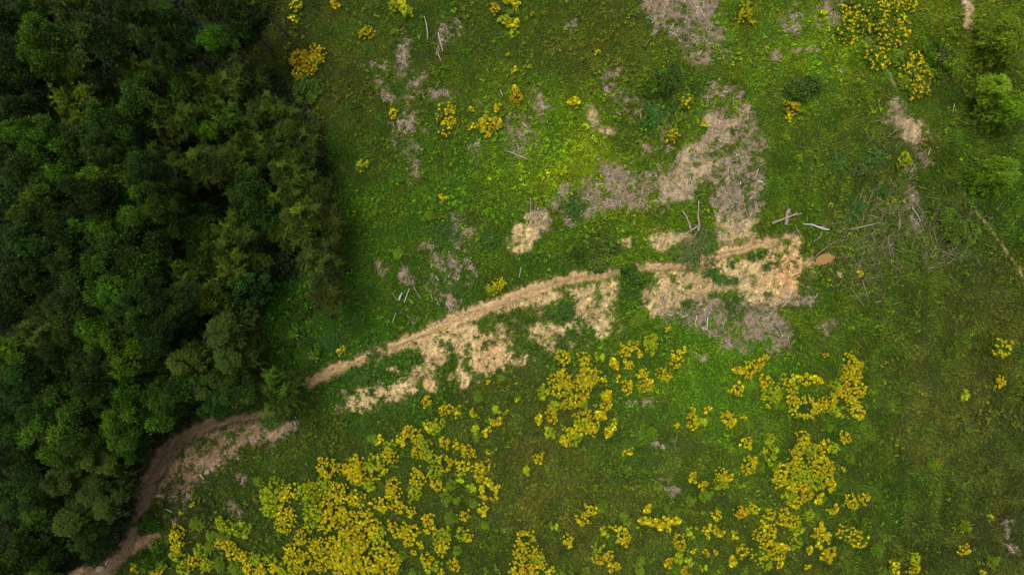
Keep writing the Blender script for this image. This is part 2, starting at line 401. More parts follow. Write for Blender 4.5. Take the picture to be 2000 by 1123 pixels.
# ------------------------------------------------------------------ sward: blades and weeds
def blades(n, lo, hi, wid, seed, dens, colf, lean=(0.45, 1.0)):
    r = np.random.default_rng(seed)
    x = r.uniform(-46, 46, n); y = r.uniform(-28, 28, n)
    keep = r.random(n) < dens(x, y)
    x, y = x[keep], y[keep]; n = len(x)
    z = look(Z, x, y) - 0.02
    px, py = x * PPM + 1000, 561.5 - y * PPM
    th = fbm(px / 60, py / 60, seed + 3, 2) * 7 + r.normal(0, 0.9, n)
    ln = r.uniform(lo, hi, n) * (1 + 0.7 * fbm(px / 35, py / 35, seed + 9, 2))
    le = r.uniform(lean[0], lean[1], n)
    hx, hy = np.cos(th) * le, np.sin(th) * le
    hz = np.sqrt(np.clip(1 - le ** 2, 0.02, 1))
    tip = np.stack([x + hx * ln, y + hy * ln, z + hz * ln * 0.8 + 0.02], -1)
    w = wid * r.uniform(0.6, 1.4, n)
    sx, sy = -np.sin(th) * w, np.cos(th) * w
    V = np.empty((n, 3, 3))
    V[:, 0] = np.stack([x - sx, y - sy, z], -1); V[:, 1] = np.stack([x + sx, y + sy, z], -1); V[:, 2] = tip
    c = colf(x, y, r, n)
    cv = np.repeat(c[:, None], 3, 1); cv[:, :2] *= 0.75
    return V.reshape(-1, 3), np.arange(n * 3).reshape(-1, 3), cv.reshape(-1, 3)

pud_m = (pud_d < .8).astype(float)
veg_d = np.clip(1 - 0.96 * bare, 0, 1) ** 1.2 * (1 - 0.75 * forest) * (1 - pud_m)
GB = 1.78
def g_col(x, y, r, n):
    c = look(sward, x, y) * np.array([1.96, 1.72, .60]) * (GB * np.exp(r.normal(0.02, 0.35, n)))[:, None]
    s = r.random(n)
    straw = (s < 0.05)
    c[straw] = lin((120, 112, 66)) * K * r.uniform(.5, 1.1, straw.sum())[:, None]
    c[:, 0] *= np.exp(r.normal(0, .14, n))
    f = look(forest, x, y)[:, None]
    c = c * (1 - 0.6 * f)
    return np.clip(c, 0.001, .7)
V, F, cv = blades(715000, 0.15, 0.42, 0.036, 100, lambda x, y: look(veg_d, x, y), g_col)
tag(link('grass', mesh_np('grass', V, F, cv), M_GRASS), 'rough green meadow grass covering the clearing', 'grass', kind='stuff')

def diamonds(pos, axis_d, nrm, ln, wd):
    """leaf rhombs from base pos along axis_d"""
    side = np.cross(nrm, axis_d); side /= np.linalg.norm(side, axis=1, keepdims=True) + 1e-9
    n = len(pos); V = np.empty((n, 4, 3))
    V[:, 0] = pos; mid = pos + axis_d * (ln * 0.5)[:, None]
    V[:, 1] = mid - side * (wd * 0.5)[:, None]; V[:, 3] = mid + side * (wd * 0.5)[:, None]
    V[:, 2] = pos + axis_d * ln[:, None]
    return V.reshape(-1, 3), np.arange(n * 4).reshape(-1, 4)

# weeds: rosettes of broad leaves in loose colonies
r = np.random.default_rng(200)
N0 = 77000
x = r.uniform(-46, 46, N0); y = r.uniform(-28, 28, N0)
px, py = x * PPM + 1000, 561.5 - y * PPM
colony = sstep(-.05, .35, fbm(px / 45, py / 45, 210, 3) + .45 * fbm(px / 12, py / 12, 214, 2))
# ground plants grow thickest at the forest edge, along the bank and in the middle of the clearing
boost = np.zeros(N0)
for bx, by, br in ((560, 620, 70), (780, 715, 70), (700, 745, 60), (900, 700, 60), (1100, 610, 60), (900, 330, 130), (1040, 330, 100), (1300, 180, 90), (1180, 480, 90), (1180, 420, 80),
                   (640, 790, 60), (560, 520, 60), (1700, 430, 90), (1640, 470, 60), (450, 1000, 90), (1320, 240, 60)):
    boost = np.maximum(boost, np.exp(-((px - bx) ** 2 + (py - by) ** 2) / br ** 2))
dens = np.clip(colony * 0.45 + boost * 0.8, 0, 1) * np.clip(look(veg_d, x, y) + .12 * (look(sand, x, y) > .2), 0, 1)
dens = np.maximum(dens, 0.10 * look(forest, x, y))
k = r.random(N0) < dens
x, y, px, py = x[k], y[k], px[k], py[k]; n = len(x)
L_ = 6
X = np.repeat(x, L_); Y = np.repeat(y, L_); m = len(X)
a = r.uniform(0, 2 * math.pi, m); up = r.uniform(0.1, 0.8, m)
size = np.repeat(r.uniform(0.6, 1.5, n), L_)
hgt = np.repeat(r.uniform(0.05, 0.4, n) * (0.5 + colony[k]), L_)
ax = np.stack([np.cos(a) * np.sqrt(1 - up ** 2), np.sin(a) * np.sqrt(1 - up ** 2), up * 0.6], -1)
ax /= np.linalg.norm(ax, axis=1, keepdims=True)
nr = np.stack([-ax[:, 0] * .4, -ax[:, 1] * .4, np.ones(m)], -1) + r.normal(0, .25, (m, 3))
pos = np.stack([X, Y, look(Z, X, Y) + hgt * r.uniform(.3, 1, m)], -1) + r.normal(0, .04, (m, 3))
V, F = diamonds(pos, ax, nr, 0.13 * size, 0.085 * size)
base = look(sward, X, Y)
wc = base * 1.45 * np.array([2.15, 1.85, 0.45]) * np.exp(np.repeat(r.normal(0.05, .35, n), L_) + r.normal(0, .15, m))[:, None]
yl = np.repeat(r.random(n) < 0.06, L_)
wc[yl] = lin((126, 140, 22)) * K * r.uniform(.7, 1.1, yl.sum())[:, None]
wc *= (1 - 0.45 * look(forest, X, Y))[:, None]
tag(link('ground_plants', mesh_np('ground_plants', V, F, np.repeat(np.clip(wc, .001, .6), 4, 0)), M_WEED), 'low broad-leaved weeds growing in colonies through the grass', 'ground cover', kind='stuff')

# undergrowth between the trunks
r = np.random.default_rng(260)
N0 = 260000
x = r.uniform(-46, -12, N0); y = r.uniform(-26, 26, N0)
k = r.random(N0) < look(forest, x, y) * (1 - look(path_v, x, y)) * sstep(-.5, .3, fbm(x / 2.2, y / 2.2, 262, 3)) * (1 - sstep(.1, .5, look(bare, x, y)))
x, y = x[k], y[k]; n = len(x)
hh = (0.15 + 2.4 * np.clip(.5 + fbm(x / 1.6, y / 1.6, 266, 3), 0, 1.2)) * np.clip(look(forest, x, y), .15, 1) ** 2
pos = np.stack([x, y, look(Z, x, y) + hh * r.uniform(.25, 1, n)], -1)
ax = r.normal(0, 1, (n, 3)); ax[:, 2] *= .35; ax /= np.linalg.norm(ax, axis=1, keepdims=True)
V, F = diamonds(pos, ax, np.array([0, 0, 1.]) + r.normal(0, .35, (n, 3)), r.uniform(.18, .34, n), r.uniform(.09, .16, n))
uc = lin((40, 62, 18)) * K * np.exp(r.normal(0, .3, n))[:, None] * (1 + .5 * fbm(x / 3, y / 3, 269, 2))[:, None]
tag(link('undergrowth', mesh_np('undergrowth', V, F, np.repeat(np.clip(uc, .001, .5), 4, 0)), M_WEED), 'dark leafy undergrowth filling the forest floor between trunks', 'undergrowth', kind='stuff')

# wood litter: splinters lying on the brash patches
def litter(n, seed, dens, lo, hi, wid, colf, zlift):
    r = np.random.default_rng(seed)
    x = r.uniform(-46, 46, n); y = r.uniform(-28, 28, n)
    k = r.random(n) < dens(x, y); x, y = x[k], y[k]; n = len(x)
    th = r.uniform(0, math.pi, n); ln = lo + (hi - lo) * r.random(n) ** 2.2
    ax = np.stack([np.cos(th), np.sin(th), r.normal(0, .2, n)], -1); ax /= np.linalg.norm(ax, axis=1, keepdims=True)
    nr = np.stack([r.normal(0, .3, n), r.normal(0, .3, n), np.ones(n)], -1)
    pos = np.stack([x, y, look(Z, x, y) + r.uniform(.02, zlift, n)], -1) - ax * (ln / 2)[:, None]
    side = np.cross(nr, ax); side /= np.linalg.norm(side, axis=1, keepdims=True)
    w = wid * r.uniform(.5, 1.6, n)
    V = np.empty((n, 4, 3)); e = pos + ax * ln[:, None]; s = side * w[:, None]
    V[:, 0] = pos - s; V[:, 1] = pos + s; V[:, 2] = e + s * .6; V[:, 3] = e - s * .6
    c = colf(r, n)
    return V.reshape(-1, 3), np.arange(n * 4).reshape(-1, 4), np.repeat(c, 4, 0)
def chipcol(r, n):
    t = r.random(n)[:, None]
    c = (lin((196, 180, 156)) * (1 - t) + lin((110, 96, 80)) * t) * K
    return c * np.exp(r.normal(0, .42, n))[:, None]
V, F, cv = litter(640000, 300, lambda x, y: np.clip(look(chip, x, y) * 1.1 * (1 - .8 * look(drag[..., 0], x, y)) + look(sand, x, y) * .10, 0, 1) * np.where(x < -17, .35, 1) * (1 - look(path_v, x, y)), .08, .6, .011, chipcol, .14)
tag(link('wood_litter', mesh_np('wood_litter', V, F, np.clip(cv, 0, .7)), M_LITTER), 'grey-brown splinters and chipped wood littering the felled patches', 'wood litter', kind='stuff')

# earth clods on the sandy bank
r = np.random.default_rng(310)
N0 = 120000
x = r.uniform(-42, 42, N0); y = r.uniform(-24, 24, N0)
k = r.random(N0) < look(sand, x, y) * .55 + look(path_v, x, y) * .10
x, y = x[k], y[k]; n = len(x)
oct_v = np.array([(1, 0, 0), (0, 1, 0), (-1, 0, 0), (0, -1, 0), (0, 0, .8), (0, 0, -.5)])
oct_f = np.array([(0, 1, 4), (1, 2, 4), (2, 3, 4), (3, 0, 4)])
sz = 0.025 + 0.11 * r.random(n) ** 3
V = oct_v[None] * sz[:, None, None] * r.uniform(.6, 1.4, (n, 6, 1))
an = r.uniform(0, 6.28, n); ca, sa = np.cos(an)[:, None], np.sin(an)[:, None]
V = np.stack([V[..., 0] * ca - V[..., 1] * sa, V[..., 0] * sa + V[..., 1] * ca, V[..., 2]], -1)
V += np.stack([x, y, look(Z, x, y)], -1)[:, None]
F = (oct_f[None] + (np.arange(n) * 6)[:, None, None]).reshape(-1, 3)
cb = look(col, x, y) * np.exp(r.normal(0.08, .2, n))[:, None]
tag(link('earth_clods', mesh_np('earth_clods', V.reshape(-1, 3), F, np.repeat(np.clip(cb, 0, .7), 6, 0)), M_LITTER), 'crumbled sandy clods lying over the bare bank', 'clods', kind='stuff')

# ------------------------------------------------------------------ tubes (trunks, logs, sticks)
def tube(paths, seg=7):
    """paths: list of (points [(x,y,z)], radii) -> V, F (quads)"""
    VV_, FF_ = [], []; off = 0
    for pts, rad in paths:
        pts = np.array(pts, float); n = len(pts)
        for i in range(n):
            d = pts[min(i + 1, n - 1)] - pts[max(i - 1, 0)]; d /= np.linalg.norm(d) + 1e-9
            u = np.cross(d, (0.31, 0.12, 0.94) if abs(d[2]) < .9 else (1, 0, 0)); u /= np.linalg.norm(u); v = np.cross(d, u)
            for s in range(seg):
                an = 2 * math.pi * s / seg; rr = rad[i] * (1 + .12 * math.sin(3 * an + i))
                VV_.append(pts[i] + (u * math.cos(an) + v * math.sin(an)) * rr)
        for i in range(n - 1):
            for s in range(seg):
                s2 = (s + 1) % seg
                FF_.append((off + i * seg + s, off + i * seg + s2, off + (i + 1) * seg + s2, off + (i + 1) * seg + s))
        for e, flip in ((0, True), (n - 1, False)):
            c = len(VV_); VV_.append(pts[e])
            for s in range(0, seg):
                a_, b_ = off + e * seg + s, off + e * seg + (s + 1) % seg
                FF_.append((c, b_, a_, c) if flip else (c, a_, b_, c))
        off = len(VV_)
    return VV_, FF_

def tube_mesh(name, paths, seg=7):
    V_, F_ = tube(paths, seg)
    me = bpy.data.meshes.new(name)
    me.from_pydata([tuple(v) for v in V_], [], [tuple(dict.fromkeys(f)) for f in F_])
    me.polygons.foreach_set('use_smooth', [len(p.vertices) == 4 for p in me.polygons])
    return me

# ------------------------------------------------------------------ trees
KINDS = {   # style, lit colour, words
    'D': ('lobe', (38, 64, 17), 'dark green broadleaf tree'),
    'M': ('lobe', (58, 90, 16), 'mid green broadleaf tree'),
    'B': ('spray', (44, 72, 22), 'blue-green fine-sprayed tree'),
    'T': ('lobe', (44, 76, 22), 'fresh green broadleaf tree'),
    'O': ('feather', (76, 100, 38), 'olive feathery tree'),
    'P': ('feather', (90, 110, 42), 'pale olive feathery tree'),
    'G': ('feather', (78, 92, 44), 'grey-green feathery tree'),
    'F': ('fan', (62, 84, 26), 'grey-green fan-sprayed tree'),
    'Y': ('round', (84, 104, 26), 'yellow-green round-clumped tree'),
    'U': ('round', (42, 74, 34), 'bluish round-clumped tree'),
    'R': ('fan', (112, 146, 30), 'yellowish frond-like tree'),
    'S': ('lobe', (56, 90, 16), 'leafy green bush'),
    'H': ('lobe', (66, 92, 26), 'green bush'),
    'L': ('feather', (84, 112, 14), 'bright lime green bush'),
}
R0 = 1.8
def crown(style, rgb, seed, big=1.0):
    r = np.random.default_rng(seed)
    base = lin(rgb) * K * np.array([1.12, 1.10, .58])
    POS, AX, NR, LN, WD, CO = [], [], [], [], [], []
    hz = {'lobe': 1.25, 'round': 1.15, 'feather': 1.2, 'spray': 1.4, 'fan': 1.3}[style]
    def dome(n, lo=-0.55):
        u = r.uniform(lo, 1, n); a = r.uniform(0, 2 * math.pi, n); s = np.sqrt(1 - u * u)
        return np.stack([s * np.cos(a), s * np.sin(a), u], -1)
    ph = r.uniform(0, 6.28, 3)
    def outline(d):      # uneven plan outline
        a = np.arctan2(d[:, 1], d[:, 0])
        return 1 + .17 * np.sin(2 * a + ph[0]) + .17 * np.sin(3 * a + ph[1]) + .13 * np.sin(5 * a + ph[2])
    if style in ('lobe', 'round'):
        nl = 46 if style == 'lobe' else 70
        d = dome(nl); o = outline(d)
        cen = d * (r.uniform(.42, .86, nl) * o * R0)[:, None] * np.array([1, 1, hz])
        lr = (r.uniform(.17, .36, nl) if style == 'lobe' else r.uniform(.12, .22, nl)) * R0
        lb = np.exp(r.normal(0.05, .3, nl)); 
        per = 230 if style == 'lobe' else 120
        for i in range(nl):
            n = int(per * (lr[i] / (.27 * R0)) ** 2 * (1 if style == 'lobe' else 1.6))
            dd = r.normal(0, 1, (n, 3)); dd[:, 2] += .45; dd += d[i] * .5
            dd /= np.linalg.norm(dd, axis=1, keepdims=True)
            # sub-clumping of leaves into twig ends
            tw = r.normal(0, 1, (14, 3)); tw[:, 2] += .5; tw += d[i] * .5; tw /= np.linalg.norm(tw, axis=1, keepdims=True)
            which = r.integers(0, 14, n)
            dd = dd * .45 + tw[which] * .75; dd /= np.linalg.norm(dd, axis=1, keepdims=True)
            ext = np.clip(r.normal(.92, .16, n), .4, 1.3) * (0.8 + .45 * r.random(14))[which]
            pos = cen[i] + dd * (lr[i] * ext)[:, None] * np.array([1, 1, .85])
            ax = dd + r.normal(0, .55, (n, 3)); ax[:, 2] -= .1
            nr = np.array([0, 0, 1.]) + dd * .5 + r.normal(0, .4, (n, 3))
            POS.append(pos); AX.append(ax); NR.append(nr)
            if style == 'lobe':
                LN.append(r.uniform(.11, .19, n)); WD.append(r.uniform(.06, .10, n))
            else:
                LN.append(r.uniform(.13, .2, n)); WD.append(r.uniform(.10, .15, n))
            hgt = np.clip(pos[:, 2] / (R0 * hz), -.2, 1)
            CO.append(base * (lb[i] * (0.62 + .66 * hgt) * np.exp(r.normal(0, .24, n)))[:, None] * np.array([1, 1, 1]) * (1 + (ext - .9)[:, None] * np.array([.9, .5, .1])))  # lit top and shaded flank painted in: leaf colour lightens with height
    elif style in ('feather', 'spray'):
        nt = 34 if style == 'feather' else 60
        d = dome(nt, -.1); o = outline(d)
        tipc = d * (r.uniform(.5, .98, nt) * o * R0)[:, None] * np.array([1, 1, hz])
        for i in range(nt):
            n = 260 if style == 'feather' else 120
            ax0 = d[i] * .9 + np.array([0, 0, .7]); ax0 /= np.linalg.norm(ax0)
            # several side twigs radiating from the shoot tip
            nb = 11
            tw = r.normal(0, 1, (nb, 3)) * .8 + ax0 * .7; tw[:, 2] *= .75; tw /= np.linalg.norm(tw, axis=1, keepdims=True)
            tl = r.uniform(.25, .8, nb) * (1 if style == 'feather' else .6)
            which = r.integers(0, nb, n); s = r.random(n)
            droop = np.stack([np.zeros(n), np.zeros(n), -0.22 * s ** 2], -1)
            pos = tipc[i] - ax0 * .18 + tw[which] * (tl[which] * s)[:, None] + droop + r.normal(0, .02, (n, 3))
            ax = tw[which] * .9 + r.normal(0, .33, (n, 3))
            nr = np.array([0, 0, 1.]) + r.normal(0, .5, (n, 3))
            POS.append(pos); AX.append(ax); NR.append(nr)
            LN.append(r.uniform(.14, .26, n)); WD.append(r.uniform(.022, .045, n) * (1 if style == 'feather' else 1.3))
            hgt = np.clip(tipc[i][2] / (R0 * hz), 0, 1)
            b = base * (np.exp(r.normal(0, .16)) * (0.6 + .85 * hgt) * np.exp(r.normal(0, .26, n)))[:, None]  # higher shoots coloured lighter, painting in the lit crown top
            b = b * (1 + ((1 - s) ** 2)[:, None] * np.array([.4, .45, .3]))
            CO.append(b)
        # inner body of leaves, crown self-shade painted in as a darker colour
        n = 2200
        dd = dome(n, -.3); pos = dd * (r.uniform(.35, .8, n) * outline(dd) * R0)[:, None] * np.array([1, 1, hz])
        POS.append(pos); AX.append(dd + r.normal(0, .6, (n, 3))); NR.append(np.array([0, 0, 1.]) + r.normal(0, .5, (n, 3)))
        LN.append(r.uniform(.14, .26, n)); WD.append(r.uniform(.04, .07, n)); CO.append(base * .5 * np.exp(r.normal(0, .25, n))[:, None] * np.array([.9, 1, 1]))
    else:   # fan: layered sprays along boughs
        nb = 46
        for i in range(nb):
            a = r.uniform(0, 2 * math.pi); lev = i / nb
            L_ = R0 * (1.08 - .72 * lev) * r.uniform(.75, 1.15)
            z0 = R0 * hz * (-.35 + 1.2 * lev)
            dv = np.array([math.cos(a), math.sin(a), .0]); sv = np.array([-math.sin(a), math.cos(a), 0])
            nn = 7
            for j in range(nn):
                s = (j + 1) / nn; side = (-1) ** j
                bp = dv * (L_ * s) + np.array([0, 0, z0 + .35 * s * L_ * .6 - .25 * s * s * L_])
                n = 30
                q = r.random(n); tl = .52 * (1.1 - .55 * s) * r.uniform(.8, 1.2)
                td = dv * .75 + sv * side * .75 * (0.2 if j == nn - 1 else 1) + np.array([0, 0, r.normal(0.05, .12)])
                pos = bp + td * (q * tl)[:, None] + r.normal(0, .035, (n, 3)) - np.array([0, 0, 1]) * (.12 * q ** 2)[:, None]
                POS.append(pos); AX.append(td + r.normal(0, .55, (n, 3)) * np.array([1, 1, .5])); NR.append(np.array([0, 0, 1.]) + r.normal(0, .25, (n, 3)))
                LN.append(r.uniform(.12, .2, n)); WD.append(r.uniform(.045, .08, n))
                CO.append(base * ((.62 + .45 * lev) * np.exp(r.normal(0, .13)) * np.exp(r.normal(0, .22, n)))[:, None] * (1 + (q * .35)[:, None] * np.array([1.1, .8, .4])))  # upper boughs coloured lighter, top light painted into the leaves
    pos = np.concatenate(POS); ax = np.concatenate(AX); nr = np.concatenate(NR)
    LN, WD, CO = np.concatenate(LN), np.concatenate(WD), np.concatenate(CO)
    if big == 1:      # finer foliage: more, smaller leaves
        pos = np.concatenate([pos, pos + r.normal(0, .05, pos.shape)]); ax = np.concatenate([ax, ax + r.normal(0, .3, ax.shape)]); nr = np.concatenate([nr, nr + r.normal(0, .2, nr.shape)])
        LN = np.concatenate([LN, LN]) * .76; WD = np.concatenate([WD, WD]) * .76; CO = np.concatenate([CO, CO * 1.02])
    if big > 1:
        kp = r.random(len(pos)) < 1.6 / big ** 2
        pos, ax, nr, LN, WD, CO = pos[kp], ax[kp], nr[kp], LN[kp] * big, WD[kp] * big, CO[kp]
        CO = CO * np.exp(r.normal(0, .25, len(CO)))[:, None]
    ax /= np.linalg.norm(ax, axis=1, keepdims=True) + 1e-9
    V, F = diamonds(pos, ax, nr, LN, WD)
    return V, F, np.repeat(np.clip(CO, .001, .6), 4, 0)

TRUNK_H = 4.2
def trunk_mesh(seed, h=TRUNK_H):
    rr = random.Random(seed)
    paths = [([(0, 0, -.3), (rr.uniform(-.1, .1), rr.uniform(-.1, .1), h * .5), (rr.uniform(-.15, .15), rr.uniform(-.15, .15), h), (0, 0, h + 1.2)], [.17, .13, .09, .03])]
    for i in range(8):
        a = i * 2.4 + rr.uniform(-.3, .3); z = h * rr.uniform(.62, 1.05); L_ = rr.uniform(.8, 1.3)
        paths.append(([(0, 0, z), (math.cos(a) * L_ * .5, math.sin(a) * L_ * .5, z + .35), (math.cos(a) * L_, math.sin(a) * L_, z + .95)], [.07, .045, .015]))
    return tube_mesh('trunk', paths, 6)

crown_cache, trunk_cache = {}, {}
def crown_of(kind, variant, big=1.0):
    key = (kind, variant, big)
    if key not in crown_cache:
        st, rgb, _ = KINDS[kind]
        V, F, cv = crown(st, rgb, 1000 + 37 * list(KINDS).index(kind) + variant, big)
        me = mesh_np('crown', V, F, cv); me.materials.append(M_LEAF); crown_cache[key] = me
    return crown_cache[key]
def trunk_of(variant):
    if variant not in trunk_cache:
        me = trunk_mesh(50 + variant); me.materials.append(M_BARK); trunk_cache[variant] = me
    return trunk_cache[variant]

ORD = ['', 'first', 'second', 'third', 'fourth', 'fifth', 'sixth', 'seventh', 'eighth', 'ninth', 'tenth', 'eleventh', 'twelfth', 'thirteenth', 'fourteenth']
def size_word(r, lo, hi):
    return 'small ' if r < lo else ('large ' if r > hi else '')

# (plan x, plan y, radius, kind) per stand; heights are drawn per stand
STANDS = [
    ('forest tree', 'in the top left forest', (7.5, 10.5), [
        (25, 40, 50, 'D'), (140, 15, 50, 'G'), (95, 92, 52, 'M'), (205, 88, 58, 'D'), (332, 72, 64, 'B'), (20, 112, 42, 'D'), (470, 38, 46, 'D'), (405, 8, 42, 'G'),
        (432, 85, 30, 'M'), (262, 138, 44, 'O'), (140, 180, 74, 'P'), (35, 160, 52, 'D'), (285, 205, 46, 'T'), (505, 5, 44, 'G'), (275, 28, 38, 'D'), (488, 62, 32, 'B'), (70, 20, 36, 'T'), (55, 140, 34, 'T')]),
    ('forest tree', 'in the upper left forest', (8, 11), [
        (40, 225, 50, 'D'), (80, 268, 46, 'M'), (115, 322, 50, 'M'), (165, 285, 45, 'D'), (215, 262, 44, 'T'), (228, 342, 56, 'M'), (60, 332, 48, 'D'), (15, 300, 46, 'D'),
        (22, 392, 45, 'U'), (92, 402, 54, 'M'), (140, 375, 40, 'D'), (185, 372, 46, 'D'), (268, 402, 50, 'M'), (310, 402, 36, 'M'), (300, 335, 36, 'D'), (210, 300, 36, 'D')]),
    ('forest tree', 'in the middle left forest', (8, 11), [
        (20, 465, 46, 'U'), (75, 482, 50, 'D'), (140, 455, 44, 'D'), (150, 512, 44, 'D'), (200, 452, 40, 'M'), (255, 495, 60, 'T'), (45, 545, 48, 'D'), (110, 555, 48, 'D'),
        (168, 580, 54, 'D'), (25, 605, 45, 'D'), (228, 570, 50, 'M'), (280, 590, 40, 'T'), (88, 640, 52, 'G'), (30, 690, 46, 'M'), (150, 645, 50, 'D'), (210, 640, 45, 'M'),
        (248, 690, 50, 'M'), (128, 700, 46, 'D'), (182, 730, 50, 'D'), (60, 745, 46, 'D'), (350, 588, 36, 'T'), (305, 640, 40, 'D')]),
    ('forest tree', 'in the lower left forest', (7, 10), [
        (195, 795, 50, 'D'), (112, 790, 45, 'M'), (35, 820, 50, 'T'), (35, 892, 48, 'D'), (130, 858, 52, 'M'), (188, 880, 46, 'F'), (245, 830, 42, 'M'), (140, 930, 46, 'F'),
        (88, 945, 44, 'D'), (195, 955, 42, 'F'), (40, 972, 52, 'T'), (92, 1005, 48, 'M'), (155, 1010, 44, 'F'), (180, 1040, 34, 'T'), (55, 1065, 52, 'D'),
        (118, 1085, 42, 'D'), (15, 1105, 46, 'D'), (242, 762, 46, 'M'), (225, 985, 30, 'F'), (90, 1130, 40, 'M')]),
    ('forest tree', 'in the stand by the track bend', (6, 8.5), [
        (330, 640, 48, 'T'), (442, 650, 50, 'F'), (370, 700, 46, 'F'), (302, 690, 48, 'T'), (455, 700, 46, 'F'), (412, 752, 46, 'F'), (345, 760, 48, 'T'), (298, 790, 46, 'M'),
        (465, 765, 36, 'T'), (258, 862, 36, 'T'), (222, 900, 38, 'F'), (430, 790, 30, 'T')]),
    ('grove tree', 'in the olive grove', (5.0, 7.0), [
        (348, 172, 40, 'O'), (395, 152, 26, 'O'), (362, 232, 42, 'O'), (335, 255, 36, 'G'), (335, 318, 40, 'O'), (420, 170, 38, 'O'), (458, 160, 36, 'G'), (498, 158, 34, 'G'),
        (425, 205, 36, 'O'), (458, 232, 30, 'O'), (402, 255, 28, 'M'), (505, 222, 28, 'O'), (545, 215, 28, 'O'), (520, 270, 28, 'P'), (570, 245, 32, 'O'), (605, 268, 36, 'G'),
        (486, 265, 25, 'P'), (432, 320, 46, 'G'), (465, 292, 32, 'O'), (388, 318, 36, 'P'), (500, 318, 30, 'T'), (548, 285, 30, 'O'), (585, 312, 32, 'O'), (345, 362, 38, 'O'),
        (556, 332, 32, 'P'), (572, 372, 44, 'O'), (618, 372, 36, 'O'), (592, 422, 46, 'P'), (612, 468, 56, 'P'), (558, 450, 40, 'O'), (645, 432, 34, 'G'), (622, 505, 44, 'G'), (636, 570, 42, 'G')]),
    ('grove tree', 'below the olive grove', (5.5, 7.5), [
        (480, 372, 42, 'T'), (502, 405, 46, 'T'), (372, 435, 46, 'T'), (388, 488, 46, 'O'), (440, 498, 56, 'P'), (368, 540, 40, 'O'), (398, 580, 52, 'Y'), (482, 560, 42, 'U'), (545, 768, 56, 'O'), (470, 452, 36, 'O')]),
    ('tree', 'at the right edge of the clearing', (3.2, 4.6), [
        (1975, 68, 62, 'R'), (1990, 205, 44, 'R'), (1965, 335, 50, 'R'), (1945, 170, 34, 'R')]),
]
NEAR_TREE = {}
for noun, where, (h0, h1), lst in STANDS:
    cls = {}
    for (px, py, rp, kd) in lst:
        sw = size_word(rp, 36, 51)
        cls.setdefault((sw, kd), []).append((px, py, rp))
    for (sw, kd), mem in cls.items():
        mem.sort(key=lambda t: t[1])
        for i, (px, py, rp) in enumerate(mem):
            words = KINDS[kd][2]
            if len(mem) == 1: lab = f'{sw}{words} {where}'
            elif len(mem) == 2: lab = f'{sw}{words}, {"upper" if i == 0 else "lower"} of two {where}'
            else: lab = f'{sw}{words}, {ORD[i + 1]} from the top {where}'
            var = (int(px) * 7 + int(py) * 3) % 3
            rnd = random.Random(int(px * 131 + py))
            top = rnd.uniform(h0, h1)
            if sw == 'small ': top *= .9
            if rp > 60: top *= 1.15
            hc = top * .78
            x, y = plan(px, py, hc)
            R = rp / PPM * (1 - hc / H) * 1.0
            s = R / R0
            z = zat(x, y)
            root = empty('feathery_tree' if KINDS[kd][0] == 'feather' else 'broadleaf_tree', (x, y, z), rnd.uniform(0, 6.28))
            tag(root, lab[0].lower() + lab[1:], 'tree', 'trees of the forest and clearing edge')
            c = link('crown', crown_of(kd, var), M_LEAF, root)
            hz = 1.2 * R
            zs = rnd.uniform(1.1, 1.45)
            c.location = (0, 0, top - hz * zs * .92); c.scale = (s, s, s * zs)
            c.rotation_euler = (rnd.uniform(-.08, .08), rnd.uniform(-.08, .08), 0)
            tv = var % 3
            t_ = link('trunk', trunk_of(tv), M_BARK, root)
            sz_ = (top - .35 * R) / (TRUNK_H + 1.2)
            t_.scale = (s * .7, s * .7, sz_ * .9)

